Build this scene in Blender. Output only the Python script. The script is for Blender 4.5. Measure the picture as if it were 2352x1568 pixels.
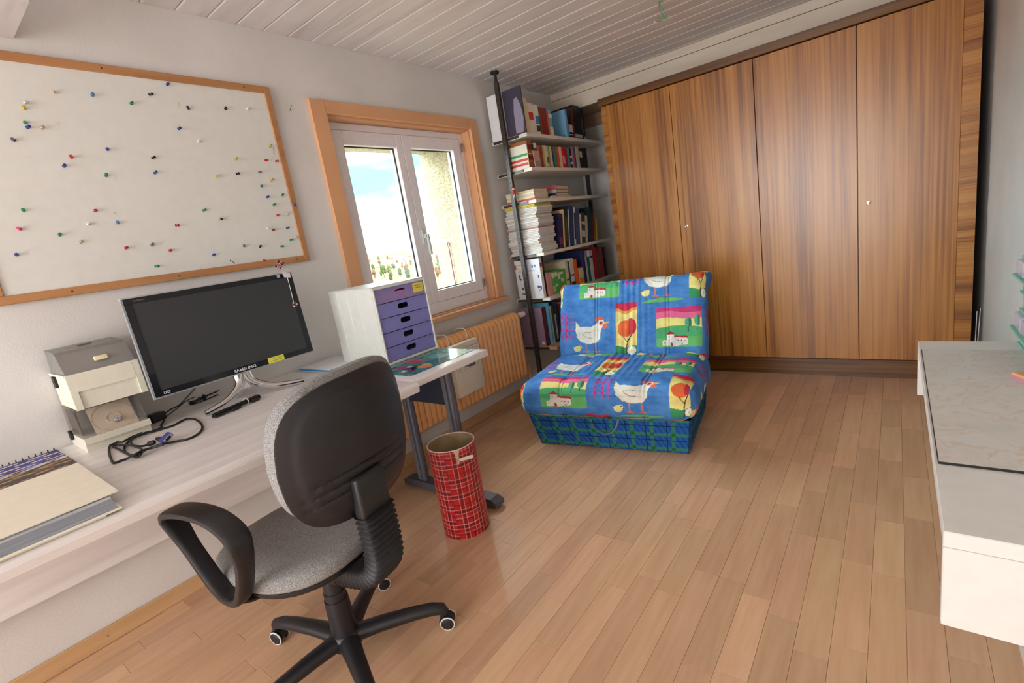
import bpy, bmesh, math, random
import numpy as np
from mathutils import Vector, Matrix
for o in list(bpy.data.objects): bpy.data.objects.remove(o, do_unlink=True)
SC = bpy.context.scene
COL = SC.collection
rnd = random.Random(7)
PI = math.pi
# ---------------------------------------------------------------- camera
FPX = 1124.8
CAM = np.array([2.380, 0.0, 1.27])
RC = np.array([[0.78825593, 0.59518132, -0.15624272],
               [0.00496369, -0.26005153, -0.96558198],
               [-0.61532751, 0.76035018, -0.20794145]])
_u, _s, _v = np.linalg.svd(RC); RC = _u @ _v
def hit(x, y, ax, val):
    r = RC.T @ np.array([(x - 1176.) / FPX, (y - 784.) / FPX, 1.])
    return CAM + r * (val - CAM[ax]) / r[ax]
cam = bpy.data.cameras.new('camera'); cam_o = bpy.data.objects.new('camera', cam); COL.objects.link(cam_o)
cam.sensor_width = 36.0; cam.lens = FPX / 2352 * 36.0; cam.clip_start = 0.02; cam.clip_end = 3000
m = Matrix.Identity(4)
for i in range(3):
    m[i][0] = RC[0][i]; m[i][1] = -RC[1][i]; m[i][2] = -RC[2][i]; m[i][3] = CAM[i]
cam_o.matrix_world = m
SC.camera = cam_o
# ---------------------------------------------------------------- world, sun, daylight, exposure
def lin(r, g, b, a=1.0):
    f = lambda c: (c / 255 / 12.92) if c / 255 <= .04045 else ((c / 255 + .055) / 1.055) ** 2.4
    return (f(r), f(g), f(b), a)
W = bpy.data.worlds.new('sky'); SC.world = W; W.use_nodes = True
nt = W.node_tree; nt.nodes.clear()
out = nt.nodes.new('ShaderNodeOutputWorld'); bg = nt.nodes.new('ShaderNodeBackground')
tc = nt.nodes.new('ShaderNodeTexCoord'); mp = nt.nodes.new('ShaderNodeMapping'); nz = nt.nodes.new('ShaderNodeTexNoise')
cr = nt.nodes.new('ShaderNodeValToRGB')
mp.inputs['Scale'].default_value = (1.6, 1.6, 6.5); nz.inputs['Scale'].default_value = 1.1; nz.inputs['Detail'].default_value = 4
mp.inputs['Location'].default_value = (1.4, 0.9, -0.60)
cr.color_ramp.elements[0].position = .375; cr.color_ramp.elements[0].color = (.035, .50, .66, 1)
e_ = cr.color_ramp.elements.new(.440); e_.color = (.075, .62, .76, 1)
cr.color_ramp.elements[2].position = .475; cr.color_ramp.elements[2].color = (.92, .96, 1.0, 1)
nt.links.new(tc.outputs['Generated'], mp.inputs['Vector']); nt.links.new(mp.outputs[0], nz.inputs['Vector'])
nt.links.new(nz.outputs['Fac'], cr.inputs[0]); nt.links.new(cr.outputs[0], bg.inputs['Color'])
bg.inputs['Strength'].default_value = 11.0
nt.links.new(bg.outputs[0], out.inputs['Surface'])
def lamp(name, kind, loc, rot, power, color=(1, 1, 1), **kw):
    l = bpy.data.lights.new(name, kind); l.energy = power; l.color = color
    for k, v in kw.items(): setattr(l, k, v)
    o = bpy.data.objects.new(name, l); COL.objects.link(o); o.location = loc; o.rotation_euler = rot
    return o
lamp('sun_offscreen', 'SUN', (3, 3, 8), (math.radians(-28), math.radians(38), 0), 2.0, (1, .95, .86), angle=.01)
# daylight from the side of the room behind the camera, in the plane of the rear wall
lamp('window_rear_offscreen', 'AREA', (1.20, -2.92, 1.22), (math.radians(90), 0, 0), 66, (.96, .97, 1.0), shape='RECTANGLE', size=2.3, size_y=2.1)
SC.view_settings.view_transform = 'Standard'; SC.view_settings.look = 'None'
SC.view_settings.exposure = 1.05; SC.view_settings.gamma = 1.0; SC.view_settings.use_curve_mapping = False
# ---------------------------------------------------------------- helpers
def tag(o, label=None, cat=None, group=None, kind=None):
    if label: o['label'] = label
    if cat: o['category'] = cat
    if group: o['group'] = group
    if kind: o['kind'] = kind
    return o
def empty(name, loc=(0, 0, 0), rz=0.0, label=None, cat=None, group=None):
    o = bpy.data.objects.new(name, None); COL.objects.link(o); o.empty_display_size = .05
    o.location = loc; o.rotation_euler = (0, 0, rz)
    return tag(o, label, cat, group)
def link(name, me, parent=None, loc=None):
    o = bpy.data.objects.new(name, me); COL.objects.link(o)
    if parent is not None: o.parent = parent
    if loc is not None: o.location = loc
    return o
class MB:
    """collects simple solids in one bmesh, then links them as one mesh object"""
    def __init__(s): s.bm = bmesh.new()
    def box(s, a, b, bev=0.0, seg=2):
        r = bmesh.ops.create_cube(s.bm, size=1.0)
        vs = r['verts']; a = Vector(a); b = Vector(b); c = (a + b) / 2; d = b - a
        for v in vs: v.co = Vector((v.co.x * d.x, v.co.y * d.y, v.co.z * d.z)) + c
        if bev > 0:
            es = list({e for v in vs for e in v.link_edges})
            bmesh.ops.bevel(s.bm, geom=es, offset=bev, segments=seg, affect='EDGES', profile=.5)
        return s
    def obox(s, a, b, M, bev=0.0, seg=2):
        n0 = len(s.bm.verts); s.bm.verts.ensure_lookup_table()
        old = set(s.bm.verts); s.box(a, b, bev, seg)
        for v in s.bm.verts:
            if v not in old: v.co = M @ v.co
        return s
    def prism(s, pts, d0, d1, axis=2):
        """polygon pts (2D) extruded along axis between d0 and d1"""
        def P(p, d):
            if axis == 2: return (p[0], p[1], d)
            if axis == 1: return (p[0], d, p[1])
            return (d, p[0], p[1])
        A = [s.bm.verts.new(P(p, d0)) for p in pts]; B = [s.bm.verts.new(P(p, d1)) for p in pts]
        n = len(pts)
        fs = [s.bm.faces.new(A), s.bm.faces.new(B[::-1])]
        for i in range(n): fs.append(s.bm.faces.new((A[i], B[i], B[(i + 1) % n], A[(i + 1) % n])))
        bmesh.ops.recalc_face_normals(s.bm, faces=fs)
        return s
    def rings(s, R, cap=True, close=False):
        """R list of rings (lists of points) skinned together"""
        V = [[s.bm.verts.new(p) for p in r] for r in R]; fs = []
        n = len(V[0]); m_ = len(V)
        for i in range(m_ if close else m_ - 1):
            a = V[i]; b = V[(i + 1) % m_]
            for j in range(n): fs.append(s.bm.faces.new((a[j], a[(j + 1) % n], b[(j + 1) % n], b[j])))
        if cap and not close:
            fs.append(s.bm.faces.new(V[0][::-1])); fs.append(s.bm.faces.new(V[-1]))
        bmesh.ops.recalc_face_normals(s.bm, faces=fs)
        return s
    def lathe(s, prof, n=20, M=None):
        R = []
        for r, z in prof:
            ring = [Vector((r * math.cos(2 * PI * k / n), r * math.sin(2 * PI * k / n), z)) for k in range(n)]
            if M is not None: ring = [M @ p for p in ring]
            R.append(ring)
        return s.rings(R)
    def tube(s, path, rad, n=8, close=False, flat=None, up=None):
        P = [Vector(p) for p in path]; R = []; prev = Vector(up) if up else None
        for i, p in enumerate(P):
            if close: t = P[(i + 1) % len(P)] - P[i - 1]
            else: t = P[min(i + 1, len(P) - 1)] - P[max(i - 1, 0)]
            if t.length < 1e-9: t = Vector((0, 0, 1))
            t.normalize()
            if prev is None: prev = Vector((0, 0, 1)) if abs(t.z) < .9 else Vector((1, 0, 0))
            x = prev - t * prev.dot(t)
            if x.length < 1e-6: x = t.orthogonal()
            x.normalize(); y = t.cross(x); prev = x
            r = rad[i] if isinstance(rad, (list, tuple)) else rad
            rx, ry = (r if isinstance(r, (list, tuple)) else (r, r * (flat or 1)))
            R.append([p + x * rx * math.cos(2 * PI * k / n) + y * ry * math.sin(2 * PI * k / n) for k in range(n)])
        return s.rings(R, close=close)
    def build(s, name, mat, parent=None, loc=None, smooth=False, rz=None):
        me = bpy.data.meshes.new(name); s.bm.to_mesh(me); s.bm.free()
        if mat is not None: me.materials.append(mat)
        if smooth:
            me.polygons.foreach_set('use_smooth', [True] * len(me.polygons))
            try: me.set_sharp_from_angle(angle=math.radians(38))
            except Exception: pass
        o = link(name, me, parent, loc)
        if rz is not None: o.rotation_euler = (0, 0, rz)
        return o
def smooth_path(pts, k=4):
    """Catmull-Rom through points"""
    P = [Vector(p) for p in pts]; Q = []
    for i in range(len(P) - 1):
        a = P[max(i - 1, 0)]; b = P[i]; c = P[i + 1]; d = P[min(i + 2, len(P) - 1)]
        for j in range(k):
            t = j / k
            Q.append(.5 * ((2 * b) + (c - a) * t + (2 * a - 5 * b + 4 * c - d) * t * t + (3 * b - a - 3 * c + d) * t ** 3))
    Q.append(P[-1]); return Q
def text_mesh(name, s, size, mat, parent, M, bold=False, align='LEFT', depth=.0003, sx=1.0):
    cu = bpy.data.curves.new(name, 'FONT'); cu.body = s; cu.size = size; cu.extrude = depth; cu.align_x = align
    cu.resolution_u = 2
    if bold: cu.offset = size * .018
    t = bpy.data.objects.new(name, cu); COL.objects.link(t)
    dg = bpy.context.evaluated_depsgraph_get()
    me = bpy.data.meshes.new_from_object(t.evaluated_get(dg))
    bpy.data.objects.remove(t); bpy.data.curves.remove(cu)
    me.transform(M @ Matrix.Diagonal((sx, 1, 1, 1))); me.materials.clear(); me.materials.append(mat)
    return link(name, me, parent)
# ---------------------------------------------------------------- materials
def mat(name, color, rough=.5, metal=0.0, spec=.5, alpha=None, trans=0.0, emis=None, coat=0.0):
    M = bpy.data.materials.new(name); M.use_nodes = True
    b = M.node_tree.nodes['Principled BSDF']
    b.inputs['Base Color'].default_value = color; b.inputs['Roughness'].default_value = rough
    b.inputs['Metallic'].default_value = metal; b.inputs['Specular IOR Level'].default_value = spec
    b.inputs['Transmission Weight'].default_value = trans; b.inputs['Coat Weight'].default_value = coat
    if alpha is not None: b.inputs['Alpha'].default_value = alpha
    return M
def nodes(M):
    t = M.node_tree; b = t.nodes['Principled BSDF']
    return t, b, (lambda k: t.nodes.new(k)), (lambda a, c: t.links.new(a, c))
def ramp(n, stops):
    e = n.color_ramp.elements
    while len(e) < len(stops): e.new(.5)
    for i, (p, c) in enumerate(stops): e[i].position = p; e[i].color = c
def noise_mat(name, stops, scale=(1, 1, 1), nscale=5, detail=4, rough=.5, bump=0.0, bscale=None, objrand=False, spec=.5, coat=0.0, dist=0.0, island=False, vary=0.0):
    """procedural material: stretched noise through a colour ramp; optional random offset per object or per piece"""
    M = mat(name, (1, 1, 1, 1), rough, spec=spec, coat=coat); t, b, N, L = nodes(M)
    tc = N('ShaderNodeTexCoord'); mp = N('ShaderNodeMapping'); mp.inputs['Scale'].default_value = scale
    vec = tc.outputs['Object']
    if objrand:
        oi = N('ShaderNodeObjectInfo'); add = N('ShaderNodeVectorMath'); add.operation = 'ADD'
        sc = N('ShaderNodeMath'); sc.operation = 'MULTIPLY'; sc.inputs[1].default_value = 37.0
        rsrc = oi.outputs['Random']
        if island:
            gm = N('ShaderNodeNewGeometry'); ad = N('ShaderNodeMath'); ad.operation = 'ADD'
            L(oi.outputs['Random'], ad.inputs[0]); L(gm.outputs['Random Per Island'], ad.inputs[1])
            fr = N('ShaderNodeMath'); fr.operation = 'FRACT'; L(ad.outputs[0], fr.inputs[0]); rsrc = fr.outputs[0]
        L(rsrc, sc.inputs[0]); cb = N('ShaderNodeCombineXYZ')
        for k in range(3): L(sc.outputs[0], cb.inputs[k])
        L(vec, add.inputs[0]); L(cb.outputs[0], add.inputs[1]); vec = add.outputs[0]
    L(vec, mp.inputs['Vector'])
    nz = N('ShaderNodeTexNoise'); nz.inputs['Scale'].default_value = nscale; nz.inputs['Detail'].default_value = detail
    nz.inputs['Distortion'].default_value = dist
    L(mp.outputs[0], nz.inputs['Vector']); rp = N('ShaderNodeValToRGB'); ramp(rp, stops); L(nz.outputs['Fac'], rp.inputs[0])
    col = rp.outputs[0]
    if vary > 0 and objrand:
        hsv = N('ShaderNodeHueSaturation'); mr = N('ShaderNodeMapRange')
        mr.inputs['To Min'].default_value = 1 - vary; mr.inputs['To Max'].default_value = 1 + vary
        L(rsrc, mr.inputs['Value']); L(mr.outputs[0], hsv.inputs['Value']); L(col, hsv.inputs['Color'])
        m2 = N('ShaderNodeMath'); m2.operation = 'MULTIPLY'; m2.inputs[1].default_value = 7.31; L(rsrc, m2.inputs[0])
        f2 = N('ShaderNodeMath'); f2.operation = 'FRACT'; L(m2.outputs[0], f2.inputs[0])
        mr2 = N('ShaderNodeMapRange'); mr2.inputs['To Min'].default_value = .491; mr2.inputs['To Max'].default_value = .501
        L(f2.outputs[0], mr2.inputs['Value']); L(mr2.outputs[0], hsv.inputs['Hue'])
        col = hsv.outputs[0]
    L(col, b.inputs['Base Color'])
    if bump > 0:
        bp = N('ShaderNodeBump'); bp.inputs['Strength'].default_value = bump; bp.inputs['Distance'].default_value = .004
        if bscale:
            n2 = N('ShaderNodeTexNoise'); n2.inputs['Scale'].default_value = bscale; n2.inputs['Detail'].default_value = 3
            L(tc.outputs['Object'], n2.inputs['Vector']); L(n2.outputs['Fac'], bp.inputs['Height'])
        else: L(nz.outputs['Fac'], bp.inputs['Height'])
        L(bp.outputs[0], b.inputs['Normal'])
    return M
def attr_mat(name, rough=.8, bump=0.0, bscale=300, sheen=0.0, spec=.3):
    """colour printed on the surface, read from the mesh's colour attribute"""
    M = mat(name, (1, 1, 1, 1), rough, spec=spec); t, b, N, L = nodes(M)
    a = N('ShaderNodeAttribute'); a.attribute_name = 'print'; L(a.outputs['Color'], b.inputs['Base Color'])
    if bump > 0:
        tc = N('ShaderNodeTexCoord'); n2 = N('ShaderNodeTexNoise'); n2.inputs['Scale'].default_value = bscale
        bp = N('ShaderNodeBump'); bp.inputs['Strength'].default_value = bump; bp.inputs['Distance'].default_value = .003
        L(tc.outputs['Object'], n2.inputs['Vector']); L(n2.outputs['Fac'], bp.inputs['Height']); L(bp.outputs[0], b.inputs['Normal'])
    return M
_plain = {}
def plain(r, g, b, rough=.55, metal=0.0, spec=.5):
    """plain painted / plastic / paper material with a faint procedural mottle"""
    k = (r, g, b, rough, metal)
    if k in _plain: return _plain[k]
    c = lin(r, g, b); M = mat('c_%d_%d_%d' % (r, g, b), c, rough, metal, spec); t, bb, N, L = nodes(M)
    tc = N('ShaderNodeTexCoord'); nz = N('ShaderNodeTexNoise'); nz.inputs['Scale'].default_value = 30
    rp = N('ShaderNodeValToRGB'); ramp(rp, [(.3, (c[0] * .97, c[1] * .97, c[2] * .97, 1)), (.7, (min(1, c[0] * 1.02), min(1, c[1] * 1.02), min(1, c[2] * 1.02), 1))])
    L(tc.outputs['Object'], nz.inputs['Vector']); L(nz.outputs['Fac'], rp.inputs[0]); L(rp.outputs[0], bb.inputs['Base Color'])
    _plain[k] = M; return M
M_WALL = noise_mat('wall_plaster', [(.35, lin(216, 212, 207)), (.65, lin(224, 220, 215))], nscale=3, rough=.9, bump=.15, bscale=140, spec=.2)
M_FLOOR = noise_mat('beech_plank', [(.2, lin(196, 156, 119)), (.5, lin(207, 168, 131)), (.8, lin(216, 179, 143))], scale=(26, 2.2, 10), nscale=1.6, detail=6, rough=.30, objrand=True, island=True, vary=.13, spec=.45, bump=.03)
M_FLOORBASE = plain(96, 66, 42, .8)
M_CEIL = noise_mat('white_glazed_spruce', [(.28, lin(206, 198, 196)), (.42, lin(220, 213, 211)), (.7, lin(230, 224, 222))], scale=(1.2, 9, 9), nscale=1.7, detail=5, rough=.45, objrand=True, vary=.03)
M_CEILBASE = plain(176, 168, 162, .8)
M_FASCIA = noise_mat('white_glazed_fascia', [(.28, lin(206, 192, 172)), (.7, lin(220, 208, 190))], scale=(1, 6, 6), nscale=2, rough=.6)
def knots(M, colr, dens=2.3, thr=.075):
    """scattered wood knots on an existing wood material"""
    t, b, N, L = nodes(M); lk = b.inputs['Base Color'].links[0]; src = lk.from_socket
    tc = N('ShaderNodeTexCoord'); oi = N('ShaderNodeObjectInfo'); ad = N('ShaderNodeVectorMath'); ad.operation = 'ADD'
    sc = N('ShaderNodeMath'); sc.operation = 'MULTIPLY'; sc.inputs[1].default_value = 91.; L(oi.outputs['Random'], sc.inputs[0])
    cb = N('ShaderNodeCombineXYZ'); L(sc.outputs[0], cb.inputs[0]); L(tc.outputs['Object'], ad.inputs[0]); L(cb.outputs[0], ad.inputs[1])
    mp = N('ShaderNodeMapping'); mp.inputs['Scale'].default_value = (1, 1.6, 1.6); L(ad.outputs[0], mp.inputs['Vector'])
    vo = N('ShaderNodeTexVoronoi'); vo.inputs['Scale'].default_value = dens; L(mp.outputs[0], vo.inputs['Vector'])
    mr = N('ShaderNodeMapRange'); mr.inputs['From Min'].default_value = thr * .4; mr.inputs['From Max'].default_value = thr
    mr.inputs['To Min'].default_value = .55; mr.inputs['To Max'].default_value = 0; L(vo.outputs['Distance'], mr.inputs['Value'])
    mx = N('ShaderNodeMix'); mx.data_type = 'RGBA'; mx.inputs['B'].default_value = colr
    L(mr.outputs[0], mx.inputs['Factor']); L(src, mx.inputs['A']); L(mx.outputs['Result'], b.inputs['Base Color'])
knots(M_CEIL, lin(140, 132, 136)); knots(M_FASCIA, lin(140, 132, 136), 2.5)
def walnut(name, vert=True, dark=0.0):
    """striped walnut veneer"""
    M = mat(name, (1, 1, 1, 1), .27, spec=.6); t, b, N, L = nodes(M)
    tc = N('ShaderNodeTexCoord'); oi = N('ShaderNodeObjectInfo'); sc = N('ShaderNodeMath'); sc.operation = 'MULTIPLY'; sc.inputs[1].default_value = 23.
    L(oi.outputs['Random'], sc.inputs[0]); cb = N('ShaderNodeCombineXYZ'); L(sc.outputs[0], cb.inputs[0]); L(sc.outputs[0], cb.inputs[2])
    ad = N('ShaderNodeVectorMath'); ad.operation = 'ADD'; L(tc.outputs['Object'], ad.inputs[0]); L(cb.outputs[0], ad.inputs[1])
    def nz(scale, ns, det, dist=0.0):
        mp = N('ShaderNodeMapping'); mp.inputs['Scale'].default_value = scale; L(ad.outputs[0], mp.inputs['Vector'])
        n = N('ShaderNodeTexNoise'); n.inputs['Scale'].default_value = ns; n.inputs['Detail'].default_value = det; n.inputs['Distortion'].default_value = dist
        L(mp.outputs[0], n.inputs['Vector']); return n.outputs['Fac']
    a = nz((9, 1, .32) if vert else (.3, 1, 16), 1.0, 3, .25); c = nz((70, 1, 1.1) if vert else (1, 1, 90), 1.0, 4)
    mx = N('ShaderNodeMix'); mx.data_type = 'FLOAT'; mx.inputs['Factor'].default_value = .40; L(a, mx.inputs['A']); L(c, mx.inputs['B'])
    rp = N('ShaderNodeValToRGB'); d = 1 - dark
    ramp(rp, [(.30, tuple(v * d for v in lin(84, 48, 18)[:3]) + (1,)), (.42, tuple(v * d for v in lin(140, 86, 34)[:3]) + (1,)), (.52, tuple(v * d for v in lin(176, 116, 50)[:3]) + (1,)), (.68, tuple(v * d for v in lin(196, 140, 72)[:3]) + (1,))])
    L(mx.outputs['Result'], rp.inputs[0]); L(rp.outputs[0], b.inputs['Base Color'])
    return M
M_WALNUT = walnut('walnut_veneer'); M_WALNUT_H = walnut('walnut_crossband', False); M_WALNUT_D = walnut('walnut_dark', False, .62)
M_CASING = noise_mat('apricot_painted_wood', [(.3, lin(216, 160, 116)), (.7, lin(224, 170, 126))], nscale=4, rough=.5)
M_BASEB = noise_mat('beech_baseboard', [(.3, lin(196, 154, 108)), (.7, lin(210, 170, 124))], scale=(20, 1.5, 20), nscale=1.5, rough=.5)
M_PVC = plain(240, 236, 238, .35)
M_GASKET = plain(40, 40, 44, .7)
M_ROUGHCAST = noise_mat('roughcast_render', [(.36, lin(132, 120, 96)), (.64, lin(168, 156, 130))], nscale=85, rough=1, bump=1.0, bscale=70, spec=0.0)
M_GLASS = bpy.data.materials.new('window_glass'); M_GLASS.use_nodes = True
t = M_GLASS.node_tree; t.nodes.clear(); o_ = t.nodes.new('ShaderNodeOutputMaterial'); tr = t.nodes.new('ShaderNodeBsdfTransparent'); gl = t.nodes.new('ShaderNodeBsdfGlossy'); mxs = t.nodes.new('ShaderNodeMixShader')
tr.inputs[0].default_value = (.97, .99, .985, 1); gl.inputs['Roughness'].default_value = .02; mxs.inputs[0].default_value = .03
t.links.new(tr.outputs[0], mxs.inputs[1]); t.links.new(gl.outputs[0], mxs.inputs[2]); t.links.new(mxs.outputs[0], o_.inputs[0])
M_BLACK = plain(28, 28, 31, .45); M_BLACKM = plain(20, 20, 22, .55); M_CHROME = mat('chrome', (.75, .75, .76, 1), .12, 1.0)
M_STEEL = mat('brushed_steel', (.55, .55, .56, 1), .35, 1.0)
# ================================================================ the room shell
HC = 2.40; XR = 2.785; YB = 4.42; YN = -3.0
TW = 0.52                                     # thickness of the outside wall
WY0, WY1, WZ0, WZ1 = 1.692, 2.838, 0.835, 2.045   # window opening
def struct(name, mb, m_, parent=None):
    o = mb.build(name, m_, parent)
    if parent is None: o['kind'] = 'structure'
    return o
w = MB()
w.box((-TW, YN - .2, -.15), (0, WY0, HC + .15)).box((-TW, WY1 + .012, -.15), (0, YB + .2, HC + .15))
w.box((-TW, WY0, -.15), (0, WY1 + .012, WZ0)).box((-TW, WY0, WZ1), (0, WY1 + .012, HC + .15))
struct('wall_left', w, M_WALL)
struct('wall_right', MB().box((XR, YN - .2, -.15), (XR + .2, YB + .2, HC + .15)), M_WALL)
struct('wall_back', MB().box((-.0, YB, -.15), (XR, YB + .2, HC + .15)), M_WALL)
struct('wall_front', MB().box((0, YN - .2, -.15), (XR, YN, HC + .15)), M_WALL)
# roughcast outside reveal: slabs lining the outer part of the window opening
rv = MB(); rv.box((-TW - .02, WY1 + .001, .70), (-.15, WY1 + .03, 2.10)).box((-TW - .02, WY0 - .02, 1.992), (-.15, WY1 + .03, WZ1 + .02))
rv.box((-TW - .02, WY0 - .03, .70), (-.15, WY0 + .001, 2.10)).box((-TW - .03, WY0 - .03, .76), (-.15, WY1 + .03, .862))
struct('trim_3', rv, M_ROUGHCAST)
# floor: slab and parquet strips
fl = struct('floor', MB().box((0, YN, -.15), (XR, YB, -.010)), M_FLOORBASE)
PW = 0.0855
def plank_bm(w_, l_, c=.0008, gap=.0003):
    b = MB(); a0, a1, b0, b1 = gap, w_ - gap, gap, l_ - gap
    top = [(a0 + c, b0 + c, 0), (a1 - c, b0 + c, 0), (a1 - c, b1 - c, 0), (a0 + c, b1 - c, 0)]
    mid = [(a0, b0, -c), (a1, b0, -c), (a1, b1, -c), (a0, b1, -c)]
    low = [(p[0], p[1], -.0098) for p in mid]
    V = [[b.bm.verts.new(p) for p in q] for q in (top, mid, low)]
    b.bm.faces.new(V[0])
    for i in range(2):
        for j in range(4): b.bm.faces.new((V[i][j], V[i + 1][j], V[i + 1][(j + 1) % 4], V[i][(j + 1) % 4]))
    bmesh.ops.recalc_face_normals(b.bm, faces=b.bm.faces)
    return b
pl = []
nx = int(math.ceil(XR / PW)); X0 = 2.412 - 29 * PW
i = -1
while X0 + i * PW < XR:
    xa = max(0.0, X0 + i * PW); xb = min(XR, X0 + (i + 1) * PW); i += 1
    if xb - xa < .004: continue
    y = YN - rnd.random() * .45
    while y < YB:
        L_ = rnd.choice((.33, .40, .46, .52, .58)); ya = max(YN, y); yb = min(YB, y + L_); y += L_
        if yb - ya > .01: pl.append((xa, ya, xb - xa, yb - ya))
cam_d = lambda p: math.hypot(p[0] - 2.0, p[1] - 1.0) + (2.5 if p[1] + p[3] < .05 else 0) + (2 if p[1] > 3.75 else 0)
pl.sort(key=cam_d)
pm = {}
rest = MB()
for k, (xa, ya, w_, l_) in enumerate(pl):
    if k < 290:
        key = (round(w_, 3), round(l_, 3))
        if key not in pm:
            o = plank_bm(w_, l_).build('plank', M_FLOOR, fl, (xa, ya, 0)); pm[key] = o.data
        else: link('plank', pm[key], fl, (xa, ya, 0))
    else:
        b = plank_bm(w_, l_); me = bpy.data.meshes.new('t'); b.bm.to_mesh(me); b.bm.free()
        me.transform(Matrix.Translation((xa, ya, 0))); rest.bm.from_mesh(me); bpy.data.meshes.remove(me)
r_ = rest.build('parquet_planks', M_FLOOR, fl); r_['kind'] = 'stuff'
# ceiling: slab and tongue-and-groove boards running across the room
ce = struct('ceiling', MB().box((0, YN, HC + .012), (XR, YB, HC + .15)), M_CEILBASE)
BW = .1255; y = 0.952 - 21 * BW; bd = None
while y < 4.02:
    ya = max(y, YN); yb = min(y + BW, 4.02)
    if yb - ya > .01:
        full = abs((yb - ya) - BW) < 1e-6
        if full and bd is not None: link('ceiling_board', bd, ce, (0, ya, HC))
        else:
            W_ = yb - ya; b = MB(); c = .005; g = .0012
            b.prism([(g, .012), (g, c), (g + c, 0), (W_ - g - c, 0), (W_ - g, c), (W_ - g, .012)], .001, XR - .001, 0)
            o = b.build('ceiling_board', M_CEIL, ce, (0, ya, HC))
            if full: bd = o.data
    y += BW
# fascia above the wardrobe and the lowered wooden ceiling of the niche
tr1 = struct('trim_1', MB().box((.001, 4.003, 2.345), (XR, 4.03, HC + .012), .002, 1), M_FASCIA)
MB().box((.001, 4.005, 2.228), (XR, 4.03, 2.342), .002, 1).build('fascia_board', M_FASCIA, tr1)
struct('trim_2', MB().box((.001, 4.03, 2.235), (.62, YB, 2.27)).box((.001, YB - .02, 2.13), (.62, YB, 2.235)), plain(168, 142, 116, .7))
# baseboards
bb = MB().box((.001, YN, 0), (.013, 4.42, .068), .003, 1)
o = struct('baseboard_left', bb, M_BASEB)
for y in (.21, .95, 1.75, 2.41, 3.0): MB().lathe([(.0001, 0), (.0035, 0), (.0035, .0016), (.0001, .002)], 10, Matrix.Translation((.013, y, .035)) @ Matrix.Rotation(PI / 2, 4, 'Y')).build('screw', M_STEEL, o)
struct('baseboard_right', MB().box((XR - .013, YN, 0), (XR - .001, 3.8, .068), .003, 1), M_BASEB)
# ---------------------------------------------------------------- window
win = empty('window_1', (0, 2.265, WZ0)); win['kind'] = 'structure'
def W_(a, b): return tuple(v - o_ for v, o_ in zip(a, (0, 2.265, WZ0))), tuple(v - o_ for v, o_ in zip(b, (0, 2.265, WZ0)))
def wbox(name, parts, m_, parent=win, bev=.003):
    b = MB()
    for a, c in parts: A, B = W_(a, c); b.box(A, B, bev, 2)
    return b.build(name, m_, parent, smooth=False)
CT = .022
wbox('casing', [((-.002, 1.600, .835), (CT, 1.693, 2.112))], M_CASING)
wbox('casing', [((-.002, 2.838, .835), (CT, 2.913, 2.112))], M_CASING)
wbox('casing', [((-.002, 1.694, 2.045), (CT, 2.837, 2.112))], M_CASING)
wbox('jamb_lining', [((-.15, 2.828, .835), (.0, 2.8405, 2.045))], M_CASING, bev=.001)
wbox('jamb_lining', [((-.15, 1.690, .835), (.0, 1.702, 2.045))], M_CASING, bev=.001)
wbox('head_lining', [((-.15, 1.703, 2.032), (.0, 2.827, 2.047))], M_CASING, bev=.001)
wbox('window_sill', [((-.068, 1.703, .818), (.0, 2.827, .838)), ((.0005, 1.575, .806), (.055, 2.925, .834))], M_CASING)
FX0, FX1 = -.135, -.068
fr = wbox('window_frame', [((FX0, 1.703, .838), (FX1, 1.745, 2.031)), ((FX0, 2.785, .838), (FX1, 2.827, 2.031)), ((FX0, 1.746, 1.992), (FX1, 2.784, 2.031)), ((FX0, 1.746, .838), (FX1, 2.784, .912))], M_PVC)
def sash(ya, yb, za, zb, ga, gb):
    """one window sash: rails around a recessed double pane; ga..gb is the glass width"""
    x0, x1 = -.125, -.060
    s_ = wbox('sash', [((x0, ya, za), (x1, ga, zb)), ((x0, gb, za), (x1, yb, zb)), ((x0, ga + .0005, za), (x1, gb - .0005, .992)), ((x0, ga + .0005, 1.912), (x1, gb - .0005, zb))], M_PVC, bev=.004)
    g_ = MB()
    for a, c in (((-.098, ga, .992), (-.090, ga + .006, 1.912)), ((-.098, gb - .006, .992), (-.090, gb, 1.912)), ((-.098, ga + .006, .992), (-.090, gb - .006, .998)), ((-.098, ga + .006, 1.906), (-.090, gb - .006, 1.912))):
        A, B = W_(a, c); g_.box(A, B)
    g_.build('gasket', M_GASKET, s_)
    p = MB(); A, B = W_((-.096, ga - .004, .988), (-.092, gb + .004, 1.916)); p.box(A, B); p.build('pane', M_GLASS, s_)
    return s_
s1 = sash(1.748, 2.2478, .915, 1.990, 1.815, 2.196)
s2 = sash(2.2492, 2.782, .915, 1.990, 2.318, 2.708)
# espagnolette handle and hinges
h = MB(); A, B = W_((-.0598, 2.262, 1.305), (-.048, 2.292, 1.40)); h.box(A, B, .004)
A, B = W_((-.050, 2.268, 1.345), (-.010, 2.288, 1.372)); h.box(A, B, .004); A, B = W_((-.026, 2.268, 1.235), (-.008, 2.288, 1.368)); h.box(A, B, .005)
h.build('handle', plain(214, 222, 218, .3), s2)
for z in (.965, 1.93):
    h = MB(); h.lathe([(.0005, -.03), (.006, -.03), (.006, .03), (.0005, .03)], 10, Matrix.Translation((-.052, 2.790 - 2.265, z - WZ0))); h.build('hinge', plain(120, 112, 106, .4, .6), s2, smooth=True)
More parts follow.
